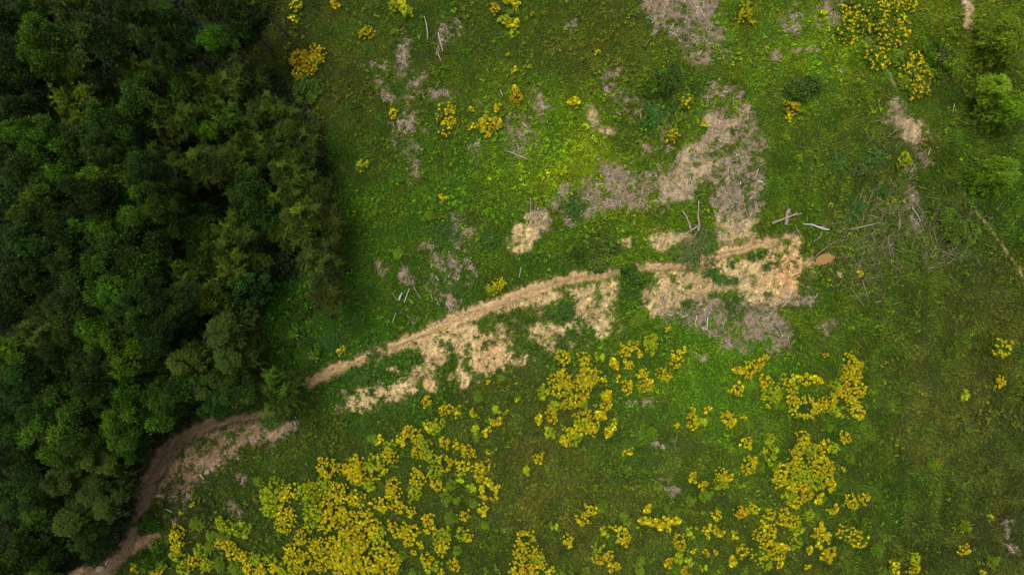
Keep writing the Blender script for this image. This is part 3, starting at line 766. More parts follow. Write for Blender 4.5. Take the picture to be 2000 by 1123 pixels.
# bushes out in the clearing (bush > foliage, stems)
BUSH = [
    (1300, 158, 36, 'S', .9, 'dense dark green bush in the upper clearing, larger of two side by side'), (1276, 172, 22, 'S', .7, 'smaller dense green bush left of the big dark one in the upper clearing'),
    (1270, 232, 30, 'S', .6, 'low green bush among chip patches below the big dark bush'), (1310, 215, 24, 'S', .5, 'small low bush between the pale chip patches and yellow flowers'),
    (1572, 172, 32, 'H', .8, 'dark low bush in grass above the lone orange flower clump'), (1838, 112, 42, 'L', 1.3, 'bright lime green bush right of the speckled flower drift'),
    (1232, 543, 24, 'H', .8, 'grey-green bush hanging over the dirt track'), (1226, 566, 18, 'S', .6, 'green bush just below the track beside the grey-green one'),
    (1172, 490, 40, 'H', .8, 'dark spiky bush above the track in mid clearing'), (1140, 498, 26, 'S', .7, 'low dark bush left of the spiky one above the track'),
    (1374, 456, 26, 'H', .5, 'dark bush tangled with the bare dead branches'), (1380, 485, 28, 'H', .6, 'shadowy bush at the track edge beneath the dead branches'), (1352, 492, 24, 'H', .55, 'small dark bush at the foot of the dead branches'),
    (1120, 405, 26, 'S', .6, 'bright leafy bush right of the dark red bundle'), (1400, 540, 20, 'S', .4, 'largest green tuft growing on the sandy mound'), (1428, 548, 13, 'S', .35, 'small green tuft right of the largest one on the sandy mound'),
    (1387, 535, 14, 'S', .35, 'dark tuft left of the largest one on the sandy mound'), (1424, 515, 8, 'S', .3, 'tiny tuft on the sand just below the track end'), (1500, 520, 12, 'S', .3, 'little weed tuft amid the pale sandy mound'),
    (1432, 608, 13, 'S', .4, 'bright green tuft on the grey brash heap'), (1345, 590, 12, 'S', .35, 'low tuft where sand meets the grey brash'), (1470, 500, 14, 'S', .3, 'flat tuft near the right end of the track'),
    (290, 1022, 20, 'S', .9, 'leafy bush beside the lower track at left'), (285, 1098, 22, 'S', 1.0, 'leafy bush at the bottom right of the track fork'), (310, 1078, 18, 'S', .9, 'round bush below the track fork'),
    (1690, 330, 26, 'H', .6, 'dark low scrub in the right meadow'), (1715, 300, 24, 'H', .5, 'brownish low scrub above the dark one in the right meadow'), (1640, 320, 22, 'H', .5, 'low scrub left of the dark ones in the right meadow'),
    (1860, 440, 30, 'H', .8, 'dark bush behind the bare sticks near the rutted track'), (1890, 455, 26, 'H', .7, 'dark bush right beside the rutted track'), (1880, 500, 24, 'H', .6, 'low dark bush left of the pale rut'),
    (1726, 375, 20, 'S', .6, 'fern-like green tuft left of the chip strip at right'), (1742, 432, 18, 'S', .5, 'leafy tuft at the end of the long pale log'), (1680, 410, 24, 'S', .5, 'leafy tuft above the long pale log'),
    (500, 145, 15, 'T', .8, 'small round green bush right of the grove top'), (523, 148, 16, 'T', .9, 'small round bush below the yellow flowers at the forest edge'),
    (860, 455, 22, 'S', .5, 'bright leafy tuft right of the chip spot in the left meadow'), (958, 470, 20, 'S', .5, 'leafy tuft left of the sandy scar in mid meadow'), (890, 570, 20, 'S', .6, 'green tuft beside the chips above the track'),
    (1545, 345, 10, 'L', .4, 'small lime tuft in the grass right of the big chip patch'), (1427, 82, 12, 'L', .5, 'small lime bush right of the top chip patch'), (930, 735, 12, 'S', .4, 'leafy tuft at the lower end of the sandy slope'),
    (980, 732, 14, 'S', .6, 'upright green plant right of the sandy slope'), (740, 690, 20, 'S', .5, 'low dark foliage tuft between track and sandy slope'), (700, 735, 22, 'S', .5, 'dark leafy tuft below the track on the left slope'),
    (1100, 600, 22, 'S', .5, 'leafy tuft between the two sandy slopes'), (1075, 605, 18, 'S', .4, 'low leaf tuft just under the track in mid slope'), (585, 600, 26, 'S', .9, 'leafy bush in the green gap right of the blue-green tree'), (560, 650, 30, 'S', .8, 'wide leafy bush in the dip at the forest edge'), (600, 690, 28, 'S', .7, 'low bush in the dip, just above the track'),
    (545, 700, 26, 'S', .8, 'shady bush between dip and olive tree at the track'), (668, 545, 20, 'H', .7, 'small shrub at the right foot of the grey-green edge tree'), (668, 330, 18, 'H', .6, 'small shrub beside the upper grove edge'),
    (672, 430, 18, 'S', .6, 'small bright shrub beside the middle grove edge'), (600, 175, 26, 'H', .7, 'dull shrub below the orange clump at the forest edge'), (640, 660, 20, 'S', .6, 'small leafy shrub above the track left of the poles'),
    (640, 780, 22, 'S', .5, 'dark leaf tuft at the left end of the bank'),
]
def tuft(kind, seed):
    r = np.random.default_rng(seed); n = 520; nb = 9
    cb = r.normal(0, .55, (nb, 2)); sb = r.uniform(.12, .38, nb); w = r.integers(0, nb, n)
    xy = cb[w] + r.normal(0, 1, (n, 2)) * sb[w][:, None]
    hh = np.clip(1 - np.hypot(xy[:, 0], xy[:, 1]) * .55, .15, 1) * r.uniform(.2, 1, n)
    ax = r.normal(0, 1, (n, 3)); ax[:, 2] = r.uniform(-.1, .5, n); ax /= np.linalg.norm(ax, axis=1, keepdims=True)
    V, F = diamonds(np.stack([xy[:, 0], xy[:, 1], hh], -1), ax, np.array([0, 0, 1.]) + r.normal(0, .35, (n, 3)), r.uniform(.16, .34, n), r.uniform(.07, .15, n))
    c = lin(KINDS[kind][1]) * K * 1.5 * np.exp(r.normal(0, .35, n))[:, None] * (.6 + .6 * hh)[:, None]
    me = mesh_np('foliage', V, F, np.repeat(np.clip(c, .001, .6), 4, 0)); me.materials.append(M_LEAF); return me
tufts = {}
for (px, py, rp, kd, top, lab) in BUSH:
    rnd = random.Random(int(px * 131 + py))
    x, y = plan(px, py, top * .6); z = zat(x, y)
    R = rp / PPM * (1 - top * .6 / H)
    root = empty('bush', (x, y, z), rnd.uniform(0, 6.28))
    tag(root, lab, 'bush', 'bushes and tufts in the clearing')
    if top <= .62:
        key = (kd, rnd.randrange(5))
        if key not in tufts: tufts[key] = tuft(kd, 900 + 7 * key[1] + ord(kd))
        c = link('foliage', tufts[key], M_LEAF, root); c.scale = (R * rnd.uniform(.7, 1.1), R * rnd.uniform(.7, 1.1), top * .8)
    else:
        c = link('foliage', crown_of(kd, rnd.randrange(3), 2.0 if R > .8 else 2.8), M_LEAF, root)
        c.scale = (R / R0 * rnd.uniform(.8, 1.15), R / R0 * rnd.uniform(.8, 1.15), top / (R0 * 1.25)); c.location = (0, 0, 0.05)
    if rp > 19 and top > .62:
        t_ = link('stem', trunk_of(rnd.randrange(3)), M_BARK, root); t_.scale = (R / R0 * .8, R / R0 * .8, top * .8 / (TRUNK_H + 1.2))

# ------------------------------------------------------------------ flower clumps
def flower_proto(style, seed, rad=0.55, hgt=0.75, nm=1.0):
    """returns foliage mesh, flower mesh (or None); unit: metres at radius rad"""
    r = np.random.default_rng(seed)
    ns = {'y': 40, 'o': 42, 'g': 40, 'r': 42, 's': 60, 'n': 60}[style]
    ns = max(6, int(ns * nm))
    ph = r.uniform(0, 6.28, 3)
    a = r.uniform(0, 2 * math.pi, ns); q = np.sqrt(r.random(ns))
    if style == 'r': q = 0.55 + .5 * r.random(ns)
    if style == 'y' and seed % 3 == 1: q = 0.2 + .85 * r.random(ns) ** .6
    ol = 1 + .16 * np.sin(2 * a + ph[0]) + .13 * np.sin(3 * a + ph[1]) + .07 * np.sin(7 * a + ph[2])
    rr = rad * q * ol
    tip = np.stack([rr * np.cos(a), rr * np.sin(a), hgt * (1 - .55 * np.clip(q, 0, 1.1) ** 2) * r.uniform(.82, 1.08, ns)], -1)
    # leaves along the stems
    per = {'y': 9, 'o': 9, 'g': 15, 'r': 18, 's': 26, 'n': 24}[style]
    st = np.repeat(tip, per, 0); n = len(st); s = r.uniform(.35, 1.0, n)
    root = st * np.array([.25, .25, 0])
    pos = root * (1 - s)[:, None] + st * s[:, None] + r.normal(0, .03, (n, 3)) - np.array([0, 0, .05])
    ax = r.normal(0, 1, (n, 3)); ax[:, 2] = r.uniform(-.2, .5, n)
    out = st.copy(); out[:, 2] = 0; ax += out / (rad + 1e-6) * 1.2
    ax /= np.linalg.norm(ax, axis=1, keepdims=True)
    nr = np.array([0, 0, 1.]) + r.normal(0, .3, (n, 3))
    V, F = diamonds(pos, ax, nr, r.uniform(.09, .19, n), r.uniform(.03, .055, n))
    gc = {'y': (92, 112, 16), 'o': (84, 100, 18), 'g': (118, 136, 16), 'r': (66, 100, 22), 's': (92, 120, 14), 'n': (112, 140, 16)}[style]
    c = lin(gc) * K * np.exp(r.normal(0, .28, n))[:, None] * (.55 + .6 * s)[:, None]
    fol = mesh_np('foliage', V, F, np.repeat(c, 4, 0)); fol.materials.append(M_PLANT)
    if style == 'n':
        return fol, None
    # heads: little piles of petals at the stem tips
    frac = {'y': 1, 'o': 1, 'g': .8, 'r': 1, 's': .24, 'n': 0}[style]
    T = tip[r.random(ns) < frac]
    if style == 's': T = T + np.array([0, 0, .05])
    m = {'y': 30, 'o': 28, 'g': 22, 'r': 30, 's': 16}[style]
    B = np.repeat(T, m, 0); n = len(B)
    hr = np.repeat(r.uniform(.04, .095, len(T)), m) * (.8 if style == 's' else 1)
    dd = r.normal(0, 1, (n, 3)); dd[:, 2] = np.abs(dd[:, 2]); dd /= np.linalg.norm(dd, axis=1, keepdims=True)
    pos = B + dd * hr[:, None] * np.array([1, 1, .6])
    ax = r.normal(0, 1, (n, 3)); ax[:, 2] *= .3; ax /= np.linalg.norm(ax, axis=1, keepdims=True)
    nr = np.array([0, 0, 1.]) + dd * .6
    V, F = diamonds(pos, ax, nr, r.uniform(.035, .065, n) * (1.4 if style == 's' else 1), r.uniform(.03, .045, n) * (1.5 if style == 's' else 1))
    hub = np.array([0, 0, hgt * .3]); sa_ = T - hub; sl = np.linalg.norm(sa_, axis=1)
    V2, F2 = diamonds(np.tile(hub, (len(T), 1)), sa_ / sl[:, None], np.tile([0, .1, 1.], (len(T), 1)), sl, np.full(len(T), .02))
    fc = {'y': (216, 200, 12), 'o': (222, 184, 16), 'g': (178, 196, 14), 'r': (216, 203, 12), 's': (224, 206, 14)}[style]
    hv = np.repeat(r.normal(0, .26, len(T)), m)
    hue = np.repeat(r.normal(-.01, .12, len(T)), m)
    c = lin(fc) * K * .86 * np.exp(hv + r.normal(0, .16, n))[:, None]
    c[:, 1] *= np.exp(hue)
    c = np.concatenate([c, np.tile(lin((70, 96, 16)) * K, (len(T), 1))]); F = np.concatenate([F, F2 + len(V)]); V = np.concatenate([V, V2])
    fl_ = mesh_np('flower_heads', V, F, np.repeat(np.clip(c, .001, .8), 4, 0)); fl_.materials.append(M_PETAL)
    return fol, fl_
fcache = {}
SIZES = ((.26, .55, .34), (.45, .68, .75), (.68, .8, 1.5), (.95, .95, 2.6))
def proto_of(style, v, k):
    if (style, v, k) not in fcache:
        rad, hg, nm = SIZES[k]
        fcache[(style, v, k)] = flower_proto(style, 4000 + 131 * 'yogrsn'.index(style) + 17 * k + v, rad, hg, nm)
    return fcache[(style, v, k)]

def A(ox, oy, s, txt):
    out = []
    for it in txt.split():
        p = it.split(',')
        out.append((ox + float(p[0]) / s, oy + float(p[1]) / s, float(p[2]) / s, p[3] if len(p) > 3 else 'y'))
    return out
Zm = 2.807
DRIFTS = [
 ('in the yellow drift at bottom left', A(0, 723, Zm,
  '1790,550,60 1930,560,60 1500,670,65,g 1580,680,50 1470,760,50,g 1560,800,55 1540,860,40 1680,670,55,g 1700,760,55,g 1780,760,50 1770,650,50,g 1840,680,55 1870,785,34 1800,840,50 1700,830,45,g 1900,860,50 1650,920,45 1600,1020,55 1740,970,55 1850,960,55 1680,1060,55 1780,1050,55 1880,1050,55 1940,950,50 1560,1090,45,g 1640,1110,40 1930,720,40 1450,700,40,g')
  ),
 ('in the growth beside the lower track', A(0, 723, Zm,
  '960,900,42 965,970,34 960,1020,34,g 900,940,28,n 1065,850,38,n 1140,920,24,n 1210,850,36,g 1210,920,38,n 1310,880,48,g 1200,960,28 1260,1000,46 1330,1030,38 1130,985,28,n 1080,1000,32,g 1060,1050,38 1000,1090,38,g 850,1105,26 740,1080,28,s 790,1030,32,n 870,1060,34,n 1120,1080,42,g 1190,1075,38,n 1400,1050,38,g 1420,1100,34 1350,1090,38 1280,1100,38,n 1480,1040,28,g 1500,1090,34 1410,620,24,n 1040,690,8 1045,740,12 990,785,10')),
 ('in the drift arm nearing the bank', A(650, 723, Zm,
  '560,320,42,g 520,320,26 400,340,24 450,375,38 370,395,33 310,430,34,g 300,490,40 490,410,38,g 610,405,33 680,420,28 740,460,36 455,470,36 520,480,38,g 610,520,44,r 705,535,33 810,540,46 700,595,24,g 800,595,28 220,520,50,g 235,570,40,r 100,550,50 130,600,44 460,600,46 550,570,38,g 570,635,34 645,640,28,n 320,640,38 330,690,40 190,640,34,g 140,720,48,s 260,740,42 360,760,34 430,785,27 440,680,46,g 850,670,48,r 880,640,24 760,650,24,g 620,710,34,n 680,720,18,n 765,740,20,n 825,772,32')),
 ('in the dense bottom-edge mass', A(650, 723, Zm,
  '45,790,32 160,820,44 220,870,48 250,910,44,g 130,900,48 150,960,48 350,870,52 430,890,42 410,940,28 520,820,30 530,870,33 590,920,42,g 600,975,42 620,890,28,g 480,960,17 445,1000,13 700,905,34,g 735,920,28 680,1000,24,n 510,1040,34 530,1085,33,g 660,1075,28 580,1070,18,g 270,1000,52 330,1050,44 380,1020,24,n 60,960,48,g 40,1040,52 120,1050,48 200,1060,52 60,1100,48 150,1110,48 250,1110,48 320,1100,38 440,1115,18,n 590,1115,16 720,800,28 650,815,33,n')),
 ('in grass below the bare bank', A(650, 723, Zm,
  '510,180,28 612,230,30 690,240,33,s 765,245,18 895,225,23,g 890,290,26 845,345,22 780,335,24,g 785,378,22,n 240,395,22 205,385,22,n 850,455,12 835,860,17,n 925,50,20,n 850,72,11 790,160,24,n 955,230,8 1010,165,14,s 1130,487,28 1063,553,22,g')),
 ('in the ring-shaped cluster', A(650, 723, Zm,
  '1255,20,28 1225,70,38 1250,120,42 1160,125,33,g 1290,60,40 1410,20,50 1370,70,46 1380,120,46 1430,50,38 1340,170,40 1290,190,36 1210,210,33,g 1200,260,32 1133,275,22 1190,350,33,g 1380,190,22,n 1505,150,28 1500,200,33 1470,250,26 1380,260,40 1420,310,42 1380,300,38,g 1350,340,33 1290,360,40 1270,390,23 1320,390,33,g 1430,340,28 1540,300,24,s 1520,340,26 1270,-65,38 1385,-50,42 1470,-70,24,g')),
 ('right of the ring-shaped cluster', A(650, 380, Zm,
  '1610,860,33 1650,830,30 1690,880,17 1755,810,40,g 1755,850,38,g 1550,928,26 1625,935,28 1900,880,30 1895,925,32 1930,860,18 1825,988,36 1705,990,32 1720,1060,38 1740,1035,22 1560,1015,20,s 1620,1060,30 1505,1105,24 1700,670,33,n 1720,645,24,n 1850,740,14 1660,700,28,n 1490,1020,14')),
 ('in the double row below the brash', A(1300, 380, Zm,
  '470,960,42 550,905,24 520,940,27 410,970,24 400,1072,34 560,1030,34 580,1080,40,g 620,1095,33,g 640,1030,36,s 700,1065,28 720,1010,26 780,1018,33 830,1012,24 600,1120,28,g 545,1118,13 880,880,12')),
 ('in the curved right-hand cluster', A(1300, 723, Zm,
  '700,160,24 768,210,62,r 860,195,36 900,180,38 920,215,28,g 960,228,24,g 1030,30,44 1020,70,46 1080,110,30 1060,130,28 935,85,30,g 940,120,24 990,120,28 1030,190,38 1060,230,33 1075,260,14 1020,-40,42 1060,-15,26 1010,10,30 1140,125,16,n 568,200,12 610,200,17,n')),
 ('in the lower middle meadow', A(1300, 723, Zm,
  '150,230,18 230,215,23,s 150,290,31 205,288,26,g 350,270,33 330,240,16 375,290,20 450,300,20,n 440,265,13 68,305,12 450,405,30 580,380,28,g 575,455,50,g 465,530,40 490,500,18 525,535,25,n 320,575,38 345,590,24 305,625,38,g 153,590,24 210,632,21 225,690,32,n 143,720,24,n 285,798,28 420,785,37,o 488,765,28 578,795,30')),
 ('in the big right-hand drift', A(1300, 723, Zm,
  '760,380,42 740,430,42 720,470,33 800,440,38,g 880,420,33 920,420,36,g 990,370,28 900,313,21,n 1017,488,24,n 830,480,37 860,510,38,r 720,530,42 640,560,42 610,530,26,n 625,615,33 700,590,42,g 760,570,46,g 820,560,42 890,550,42 900,600,37 905,640,33 830,620,46,g 760,640,42 700,645,35 780,690,38 700,700,36,g 720,730,33 670,710,26,g 850,710,26 870,715,23,n 978,545,11 1030,725,38 1100,710,29 930,770,25')),
 ('in the ragged bottom-right drift', A(1300, 723, Zm,
  '660,790,28 650,830,28 710,840,37 790,800,36,g 840,800,18,n 740,880,33,g 860,870,28 830,900,20 885,915,30 855,955,23 590,890,33 530,910,36 540,850,17 560,950,33 600,990,36 640,1020,36 720,960,36,g 660,975,23 520,1020,42,s 430,1000,38,s 560,1060,38,g 800,990,18 910,1000,33 890,1035,26 1040,920,56,s 1000,900,46,s 1080,950,42,s 640,1075,17 790,1085,14 1175,990,33,n 1370,1040,38,g 1365,1090,36 1270,1060,24,s 1260,1100,24,s 1200,1110,24,n')),
 ('in the bottom-edge scatter', A(1300, 723, Zm,
  '60,830,20 10,840,20 155,890,26,g 230,870,21 295,890,26 385,910,19 235,915,14 80,945,40 155,995,14 75,1040,28,g 130,1060,23,g 230,1010,16 280,1005,12 370,1055,24 215,1090,18,g 20,1060,23 60,1100,23,n 110,1115,23') + A(650, 723, Zm,
  '1415,770,30 1372,820,33 1470,770,20,n 1495,740,17,n 1440,648,16,n 1725,760,21 1833,763,15,n 1785,643,19,n 1215,860,20,g 1295,945,33 1505,885,26,g 1560,870,20 1590,910,33 1610,940,23 1600,805,18,n 1615,840,18,n 1455,975,33,g 1460,1040,27 1515,1025,27 1545,1080,27 1710,830,24 1750,835,18 1790,850,27 1830,830,20 1885,830,23 1840,870,18 1690,1050,20,n 1900,1040,28,g 1680,1100,22,n 1395,1105,16,n 1615,445,30,s 1760,350,28,n 1893,305,11')),
 ('in the bottom middle group', A(650, 723, Zm, '1055,930,44,r 1030,1000,42 1110,1010,44 1120,1040,36,g 1010,1095,44 1080,1095,46,o 1140,1075,28 1195,1110,23')),
 ('in the upper meadow', A(650, 0, Zm,
  '180,170,36 335,165,17,n 330,15,36,g 400,50,32,g 375,25,26 890,50,28,o 940,110,30,g 985,130,26 1000,20,20 960,10,18 995,185,20,g 970,70,17,n 1095,80,9 1453,288,13 958,300,9 993,385,16 1005,525,38,o 1000,490,18 610,620,54,s 640,600,30 620,700,40,s 640,660,36,s 760,600,13 770,690,22,s 850,680,42 840,720,32 900,680,26 895,600,16 915,580,10 1325,560,26 155,905,30,g 600,1080,17 790,965,23,n 330,610,17 330,640,12 1940,545,24,g 1860,740,36,s')),
 ('in the left meadow', A(0, 0, Zm, '1740,285,42 1650,330,52,o 1640,400,38 1700,350,42 1620,25,36,s 1610,100,22,s 1830,8,23') + A(650, 380, Zm, '905,495,36 870,520,32,g 45,860,28,s 530,120,24,n 350,320,22,n')),
 ('in the upper right meadow', A(1300, 0, Zm, '440,70,38 440,20,28,g 480,115,13 215,680,17 120,555,32,s 695,590,40,o 680,640,20 30,745,32,s 1330,870,36,g 875,80,26,g 660,760,20,n 730,870,18,n')),
 ('in the speckled top-right drift', A(1300, 0, Zm,
  '1040,30,56,s 1080,130,54,s 1000,180,54,s 1020,100,48,s 1180,60,60,s 1270,60,56,s 1300,130,48,s 1200,150,60,s 1290,190,52,s 1220,230,60,s 1150,290,52,s 1180,340,50,s 1260,300,48,n 1380,330,48,s 1420,400,56,s 1400,460,56,s 1340,380,48,s 1380,500,42,s 1340,20,42,s 1220,10,46,s 1310,440,38,n')),
 ('on the far right of the meadow', A(1300, 380, Zm, '1860,840,52,s 1070,430,17,s') + A(1300, 723, Zm, '1845,70,32 1650,140,26,g 1480,520,30,n 1665,868,30,n 1800,820,16,g 1655,990,30 1820,1060,34,n 1755,1115,14')),
]
LOOK = {'y': 'golden clump', 'o': 'orange clump', 'g': 'greenish-yellow clump', 'r': 'yellow-rimmed green clump',
        's': 'yellow-speckled green clump', 'n': 'flowerless leafy plant'}
allc = []
for wi, (where, lst) in enumerate(DRIFTS):
    for (px, py, rp, st) in lst:
        allc.append([px, py, rp, st, wi])
inview = [c for c in allc if -10 < c[0] < 2010 and c[1] < 1130]
flow = [c for c in inview if c[3] != 'n']
flow.sort(key=lambda c: -c[2])
small_stuff = flow[300:]
keep = flow[:300] + [c for c in inview if c[3] == 'n']
classes = {}
for c in keep:
    sw = 'small ' if c[2] < 9.5 else ('large ' if c[2] > 14.5 else 'medium-sized ')
    classes.setdefault((c[4], sw, c[3]), []).append(c)
for (wi, sw, st), mem in classes.items():
    where = DRIFTS[wi][0]
    mem.sort(key=lambda c: c[0])
    for i, c in enumerate(mem):
        px, py, rp = c[:3]
        base_l = sw + LOOK[st]
        if len(mem) == 1: lab = f'{base_l} {where}'; grp = None
        elif len(mem) <= 10: lab = f'{ORD[i + 1]} from left among {base_l+ "s"} {where}'; grp = None
        else:
            if i == 0: lab = f'leftmost {base_l} {where}'
            elif i == len(mem) - 1: lab = f'rightmost {base_l} {where}'
            else: lab = f'{base_l} {where}, none of the outermost'
        rnd = random.Random(int(px * 17 + py * 29))
        R = rp / PPM * 1.08
        hh = (0.42 + 0.55 * R) * rnd.uniform(.85, 1.15)
        x, y = plan(px, py, hh * .75); z = zat(x, y)
        root = empty('leafy_plant' if st == 'n' else 'flower_clump', (x, y, z - .03), rnd.uniform(0, 6.28))
        tag(root, lab, 'plant' if st == 'n' else 'flowers', ('leafy plants ' if st == 'n' else 'yellow flower clumps ') + where)
        v = rnd.randrange(6 if st in 'yg' else 3)
        k_ = min(range(4), key=lambda q: abs(math.log(SIZES[q][0] / R)))
        fol, fl_ = proto_of(st, v, k_)
        sc = (R / SIZES[k_][0] * rnd.uniform(.92, 1.1), R / SIZES[k_][0] * rnd.uniform(.92, 1.1), hh / SIZES[k_][1])
        o = link('foliage', fol, None, root); o.scale = sc
        if fl_ is not None:
            o = link('flower_heads', fl_, None, root); o.scale = sc
# the tiniest yellow specks left over, and single flowers strewn through the sward, as one object
r = np.random.default_rng(77)
Pts = []
for i in range(80):
    c = allc[r.integers(0, len(allc))]
    Pts.append((c[0] + r.normal(0, 38), c[1] + r.normal(0, 34), r.uniform(1.0, 1.8)))
VV_, FF_, CC_ = [], [], []; off = 0
for (px, py, rp) in Pts:
    x, y = plan(px, py, .4); z = zat(x, y)
    n = int(5 + rp * rp * 2)
    pos = np.stack([x + r.normal(0, rp / PPM * .55, n), y + r.normal(0, rp / PPM * .55, n), z + r.uniform(.2, .5, n)], -1)
    ax = r.normal(0, 1, (n, 3)); ax[:, 2] *= .3; ax /= np.linalg.norm(ax, axis=1, keepdims=True)
    V, F = diamonds(pos, ax, np.array([0, 0, 1.]) + r.normal(0, .3, (n, 3)), r.uniform(.05, .09, n), r.uniform(.04, .06, n))
    VV_.append(V); FF_.append(F + off); off += len(V)
    CC_.append(np.repeat(lin((206, 186, 16)) * K * .75 * np.exp(r.normal(0, .25, n))[:, None], 4, 0))
def mesh_arrays(me):
    n = len(me.vertices); V = np.empty(n * 3, np.float32); me.vertices.foreach_get('co', V)
    F = np.empty(len(me.loops), np.int32); me.loops.foreach_get('vertex_index', F)
    c = np.empty(n * 4, np.float32); me.color_attributes['Col'].data.foreach_get('color', c)
    return V.reshape(-1, 3).astype(float), F.reshape(-1, 4), c.reshape(-1, 4)[:, :3].astype(float)
for c in small_stuff:
    px, py, rp, st = c[:4]; R = rp / PPM * 1.08
    x, y = plan(px, py, .4); z = zat(x, y); an = r.uniform(0, 6.28)
    for me in proto_of(st, int(r.integers(0, 3)), 0):
        V, F, cc = mesh_arrays(me)
        V = np.stack([V[:, 0] * math.cos(an) - V[:, 1] * math.sin(an), V[:, 0] * math.sin(an) + V[:, 1] * math.cos(an), V[:, 2]], -1) * np.array([R / .26, R / .26, 1.])
        VV_.append(V + np.array([x, y, z])); FF_.append(F + off); off += len(V); CC_.append(cc)
tag(link('scattered_flowers', mesh_np('scattered_flowers', np.concatenate(VV_), np.concatenate(FF_), np.concatenate(CC_)), M_PETAL), 'single small yellow blooms strewn through the grass', 'flowers', kind='stuff')

# ------------------------------------------------------------------ logs, sticks, stumps
M_WHITE = plain_mat('peeled_wood', lin((176, 170, 158)) * K, lin((226, 222, 212)) * K, (4, 4, 4))
M_GREY = plain_mat('weathered_wood', lin((132, 118, 104)) * K, lin((190, 176, 156)) * K, (5, 5, 5))
M_BROWN = plain_mat('dead_brown_wood', lin((78, 64, 48)) * K, lin((130, 112, 88)) * K, (5, 5, 5))
M_CUT = plain_mat('cut_wood', lin((150, 104, 78)) * K, lin((186, 146, 110)) * K, (8, 8, 8))
def wood(name, lab, cat, mat, runs, group='dead wood lying in the clearing', h=.25):
    """runs: list of (points [(px,py)], r0, r1, lift)"""
    paths = []; rr = random.Random(int(runs[0][0][0][0] * 7))
    for pts, r0, r1, lift in runs:
        q = []
        dense = []
        for (a, b) in zip(pts[:-1], pts[1:]):
            for t in (0, .5): dense.append((a[0] + (b[0] - a[0]) * t, a[1] + (b[1] - a[1]) * t))
        dense.append(pts[-1])
        for k_, (px, py) in enumerate(dense):
            x, y = plan(px + (rr.uniform(-.7, .7) if 0 < k_ < len(dense) - 1 else 0), py + (rr.uniform(-.7, .7) if 0 < k_ < len(dense) - 1 else 0), h)
            q.append((x, y, zat(x, y) + lift + max(r0, r1)))
        n = len(q); paths.append((q, [.66 * (r0 + (r1 - r0) * i / (n - 1)) * rr.uniform(.82, 1.15) for i in range(n)]))
    org = np.array(paths[0][0][0])
    paths = [([tuple(np.array(p) - org) for p in pp], rad) for pp, rad in paths]
    o = link(name, tube_mesh(name, paths, 7), mat); o.location = org
    return tag(o, lab, cat, group)
W = wood
W('fallen_log', 'thick weathered log lying across a stump beyond the sandy mound', 'log', M_GREY, [([(1505, 437), (1530, 428), (1550, 420), (1563, 418)], .16, .08, .25), ([(1550, 420), (1556, 412)], .05, .02, .25)])
W('stump', 'upright grey stump under the thick weathered log', 'stump', M_GREY, [([(1540, 409), (1536, 424), (1533, 440)], .2, .24, .03), ([(1541, 410), (1534, 400)], .035, .015, .2)])
W('fallen_branch', 'white bleached branch with a forked tip right of the thick log', 'branch', M_WHITE, [([(1566, 438), (1585, 439), (1605, 447), (1618, 449)], .05, .13, .15), ([(1600, 444), (1612, 442)], .06, .03, .18), ([(1582, 439), (1588, 446)], .04, .02, .15)])
W('fallen_branch', 'curved brown stick hanging below the white bleached branch', 'branch', M_GREY, [([(1607, 452), (1603, 462), (1588, 473)], .05, .03, .1)])
W('fallen_branch', 'dark branch lying behind the white bleached branch', 'branch', M_BROWN, [([(1590, 437), (1612, 440), (1636, 443)], .05, .06, .1)])
W('fallen_log', 'long straight pale log in dark weeds at right', 'log', M_GREY, [([(1659, 448), (1690, 441), (1720, 435)], .09, .06, .2)])
W('stick', 'long thin stick pointing at the muddy puddle', 'stick', M_GREY, [([(1627, 473), (1608, 487), (1588, 508)], .035, .03, .3)])
W('stick', 'thin stick standing by the right end of the track', 'stick', M_GREY, [([(1552, 440), (1563, 461)], .03, .025, .25), ([(1560, 450), (1555, 456)], .03, .02, .25)])
W('stick', 'short forked stick on the right side of the puddle', 'stick', M_BROWN, [([(1630, 507), (1642, 503), (1655, 500)], .07, .03, .12), ([(1636, 504), (1634, 495)], .05, .02, .12)])
W('dead_branch', 'large bare forked branch, pale and sprawling, above the track', 'branch', M_GREY, [([(1359, 396), (1358, 424), (1361, 440), (1358, 453)], .07, .12, .7), ([(1360, 443), (1345, 452), (1330, 460), (1295, 461)], .09, .05, .75), ([(1358, 453), (1352, 465), (1340, 473)], .06, .03, .4), ([(1346, 466), (1336, 463)], .04, .02, .4), ([(1340, 470), (1334, 479)], .03, .02, .35), ([(1353, 440), (1361, 441)], .03, .03, .5)])
W('fallen_log', 'leaning pinkish grey trunk left of the sprawling bare branch', 'log', M_GREY, [([(1330, 413), (1338, 424), (1344, 440), (1348, 455)], .06, .16, .3)])
for pts in ([(1330, 488), (1338, 500), (1342, 512)], [(1322, 492), (1334, 508)], [(1340, 480), (1346, 508)], [(1310, 505), (1335, 494)]):
    W('stick', f'thin dark twig in the tangle at the foot of the bare branch', 'stick', M_BROWN, [(pts, .03, .02, .3)], 'twigs at the foot of the bare branch')
W('stump', 'sawn stump with splintered top on the grey brash heap', 'stump', M_GREY, [([(1373, 644), (1378, 642), (1384, 643)], .24, .26, .05), ([(1378, 640), (1382, 634)], .1, .03, .3), ([(1384, 645), (1390, 650)], .09, .03, .3), ([(1376, 646), (1380, 650)], .06, .03, .3)])
W('stick', 'upright bleached snag just above the sawn stump', 'stick', M_WHITE, [([(1385, 620), (1384, 640)], .07, .1, .3)])
W('stick', 'curved dark stick left of the sawn stump', 'stick', M_WHITE, [([(1363, 617), (1364, 622), (1361, 634), (1364, 640)], .05, .04, .15)])
